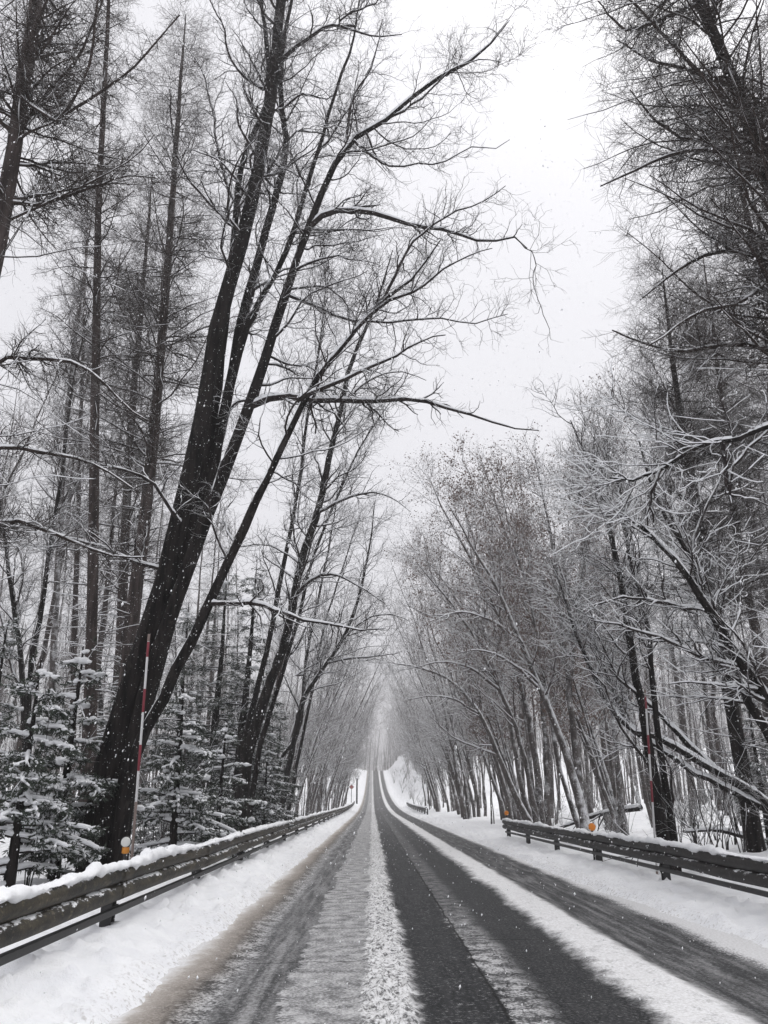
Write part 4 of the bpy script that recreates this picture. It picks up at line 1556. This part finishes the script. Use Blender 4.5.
# ------------------------------------------------------------------ shrubs, saplings and fallen branches
def proto_shrub(seed, h, n):
    T = Tree(seed)
    rng = T.rng
    S = []
    for i in range(n):
        a = rng.uniform(0, 6.28)
        P = proto_stem(rng, h * rng.uniform(.5, 1), (math.cos(a) * .45, math.sin(a) * .45), 9, .08)
        S.append((P[None], taper(.012, .004, 9)[None]))
    S = cat2(*S)
    T.branch(S, 4, True, .009, .9)
    a = spawn(rng, S[0], S[1], n * 6, (.25, .98), (25, 60), h * .3, far_prof(.5), .6, .004, 5, .2, (0, 0, .08), 0, .4)
    T.branch(a, 3, True, .006, .9)
    b = spawn(rng, a[0], a[1], n * 14, (.2, .99), (25, 60), h * .14, None, .6, .003, 4, .2, (0, 0, .05), 0, .5)
    T.branch(b, 3, False)
    return T, M['bark_twig'], M['bark_twig'], None


shrub_kinds = [Kind('bare_shrub', 'shrub', *proto_shrub(401, 2.2, 7)), Kind('bare_shrub', 'shrub', *proto_shrub(402, 1.5, 9)),
               Kind('bare_shrub', 'shrub', *proto_shrub(403, 3.4, 5))]
for side, num, lab, grp in ((1, 60, 'thin bare shrub poking out of the snow behind the right guardrail', 'shrubs of the right wood'),
                            (-1, 44, 'thin bare shrub poking out of the snow behind the left guardrail', 'shrubs of the left wood')):
    n = 0
    while n < num:
        y = rng.uniform(10, 55) if side > 0 else rng.uniform(9, 60)
        x = (rng.uniform(5.6, 9 + y * .35)) if side > 0 else -rng.uniform(3.3, 9)
        shrub_kinds[rng.integers(3)].place(x, y, rng.uniform(0, 6.28), rng.uniform(.6, 1.2), lab, grp)
        n += 1
for side, num, lab, grp in ((1, 40, 'bare shrub on the white bank right of the climbing road', 'shrubs on the far right bank'),
                            (-1, 24, 'bare shrub on the white bank left of the climbing road', 'shrubs on the far left bank')):
    for n in range(num):
        y = rng.uniform(90, 240)
        x = ROAD_R + rng.uniform(2.0, 9) if side > 0 else ROAD_L - rng.uniform(1.8, 6)
        shrub_kinds[rng.integers(3)].place(x, y, rng.uniform(0, 6.28), rng.uniform(.8, 1.8), lab, grp)


def fallen(label, a, b, r, seed):
    T = Tree(seed)
    P = resample([a, (np.asarray(a) + b) / 2 + np.array([0, 0, .12]), b], 10)
    T.branch((P[None], taper(r, r * .5, 10)[None]), 8, True, .01, 1.6)
    s = spawn(T.rng, P[None], taper(r, r * .5, 10)[None], 9, (.2, .95), (35, 70), 1.0, None, .5, .01, 6, .15, (0, 0, .04), 0, .3)
    T.branch(s, 4, True, .01, 1.3)
    c_ = (np.asarray(a) + b) / 2
    o = T.build('fallen_branch', label, 'branch', (c_[0], c_[1], lz(c_[0], c_[1])), M['bark_dark'], M['bark_dark'])
    return o


def gp(px, py, Y, up):
    p = at(px, py, Y)
    return np.array([p[0], Y, lz(p[0], Y) + up])


fallen('snow-covered fallen trunk lying on the slope behind the right guardrail', gp(640, 0 + 800, 30, .9), gp(560, 800, 34, .15), .11, 501)
fallen('snow-topped fallen branch near the forked tree in the right wood', gp(745, 800, 21, .2), gp(680, 800, 20, .5), .07, 502)
fallen('thin fallen branch lying along the top of the right-hand snow bank', gp(700, 800, 14.5, .08), gp(620, 800, 17.5, .12), .03, 503)

# ------------------------------------------------------------------ falling snow
rng = np.random.default_rng(99)
N = 120000
P = np.stack([rng.uniform(-12, 13, N), rng.uniform(1.2, 27, N), rng.uniform(.2, 17, N)], 1)
P = P[np.linalg.norm(P - np.array([0, 0, EYE]), axis=1) > 4.0]
n = len(P)
rad = .0020 + .0052 * rng.uniform(0, 1, n) ** 1.7
fall = unit(np.array([-.25, -.1, -1.0]) + rng.normal(size=(n, 3)) * .15)
side = unit(np.cross(fall, rng.normal(size=(n, 3))))
oth = np.cross(fall, side)
V = np.stack([P + fall * rad[:, None] * 1.7, P - fall * rad[:, None] * 1.7, P + side * rad[:, None], P - side * rad[:, None],
              P + oth * rad[:, None], P - oth * rad[:, None]], 1).reshape(-1, 3)
tri = np.array([[0, 2, 4], [0, 4, 3], [0, 3, 5], [0, 5, 2], [1, 4, 2], [1, 3, 4], [1, 5, 3], [1, 2, 5]])
F = (np.arange(n)[:, None, None] * 6 + tri[None]).reshape(-1, 3)
fs = mesh_obj('falling_snow', V, F, M['snow'], None, True)
fs['kind'] = 'stuff'
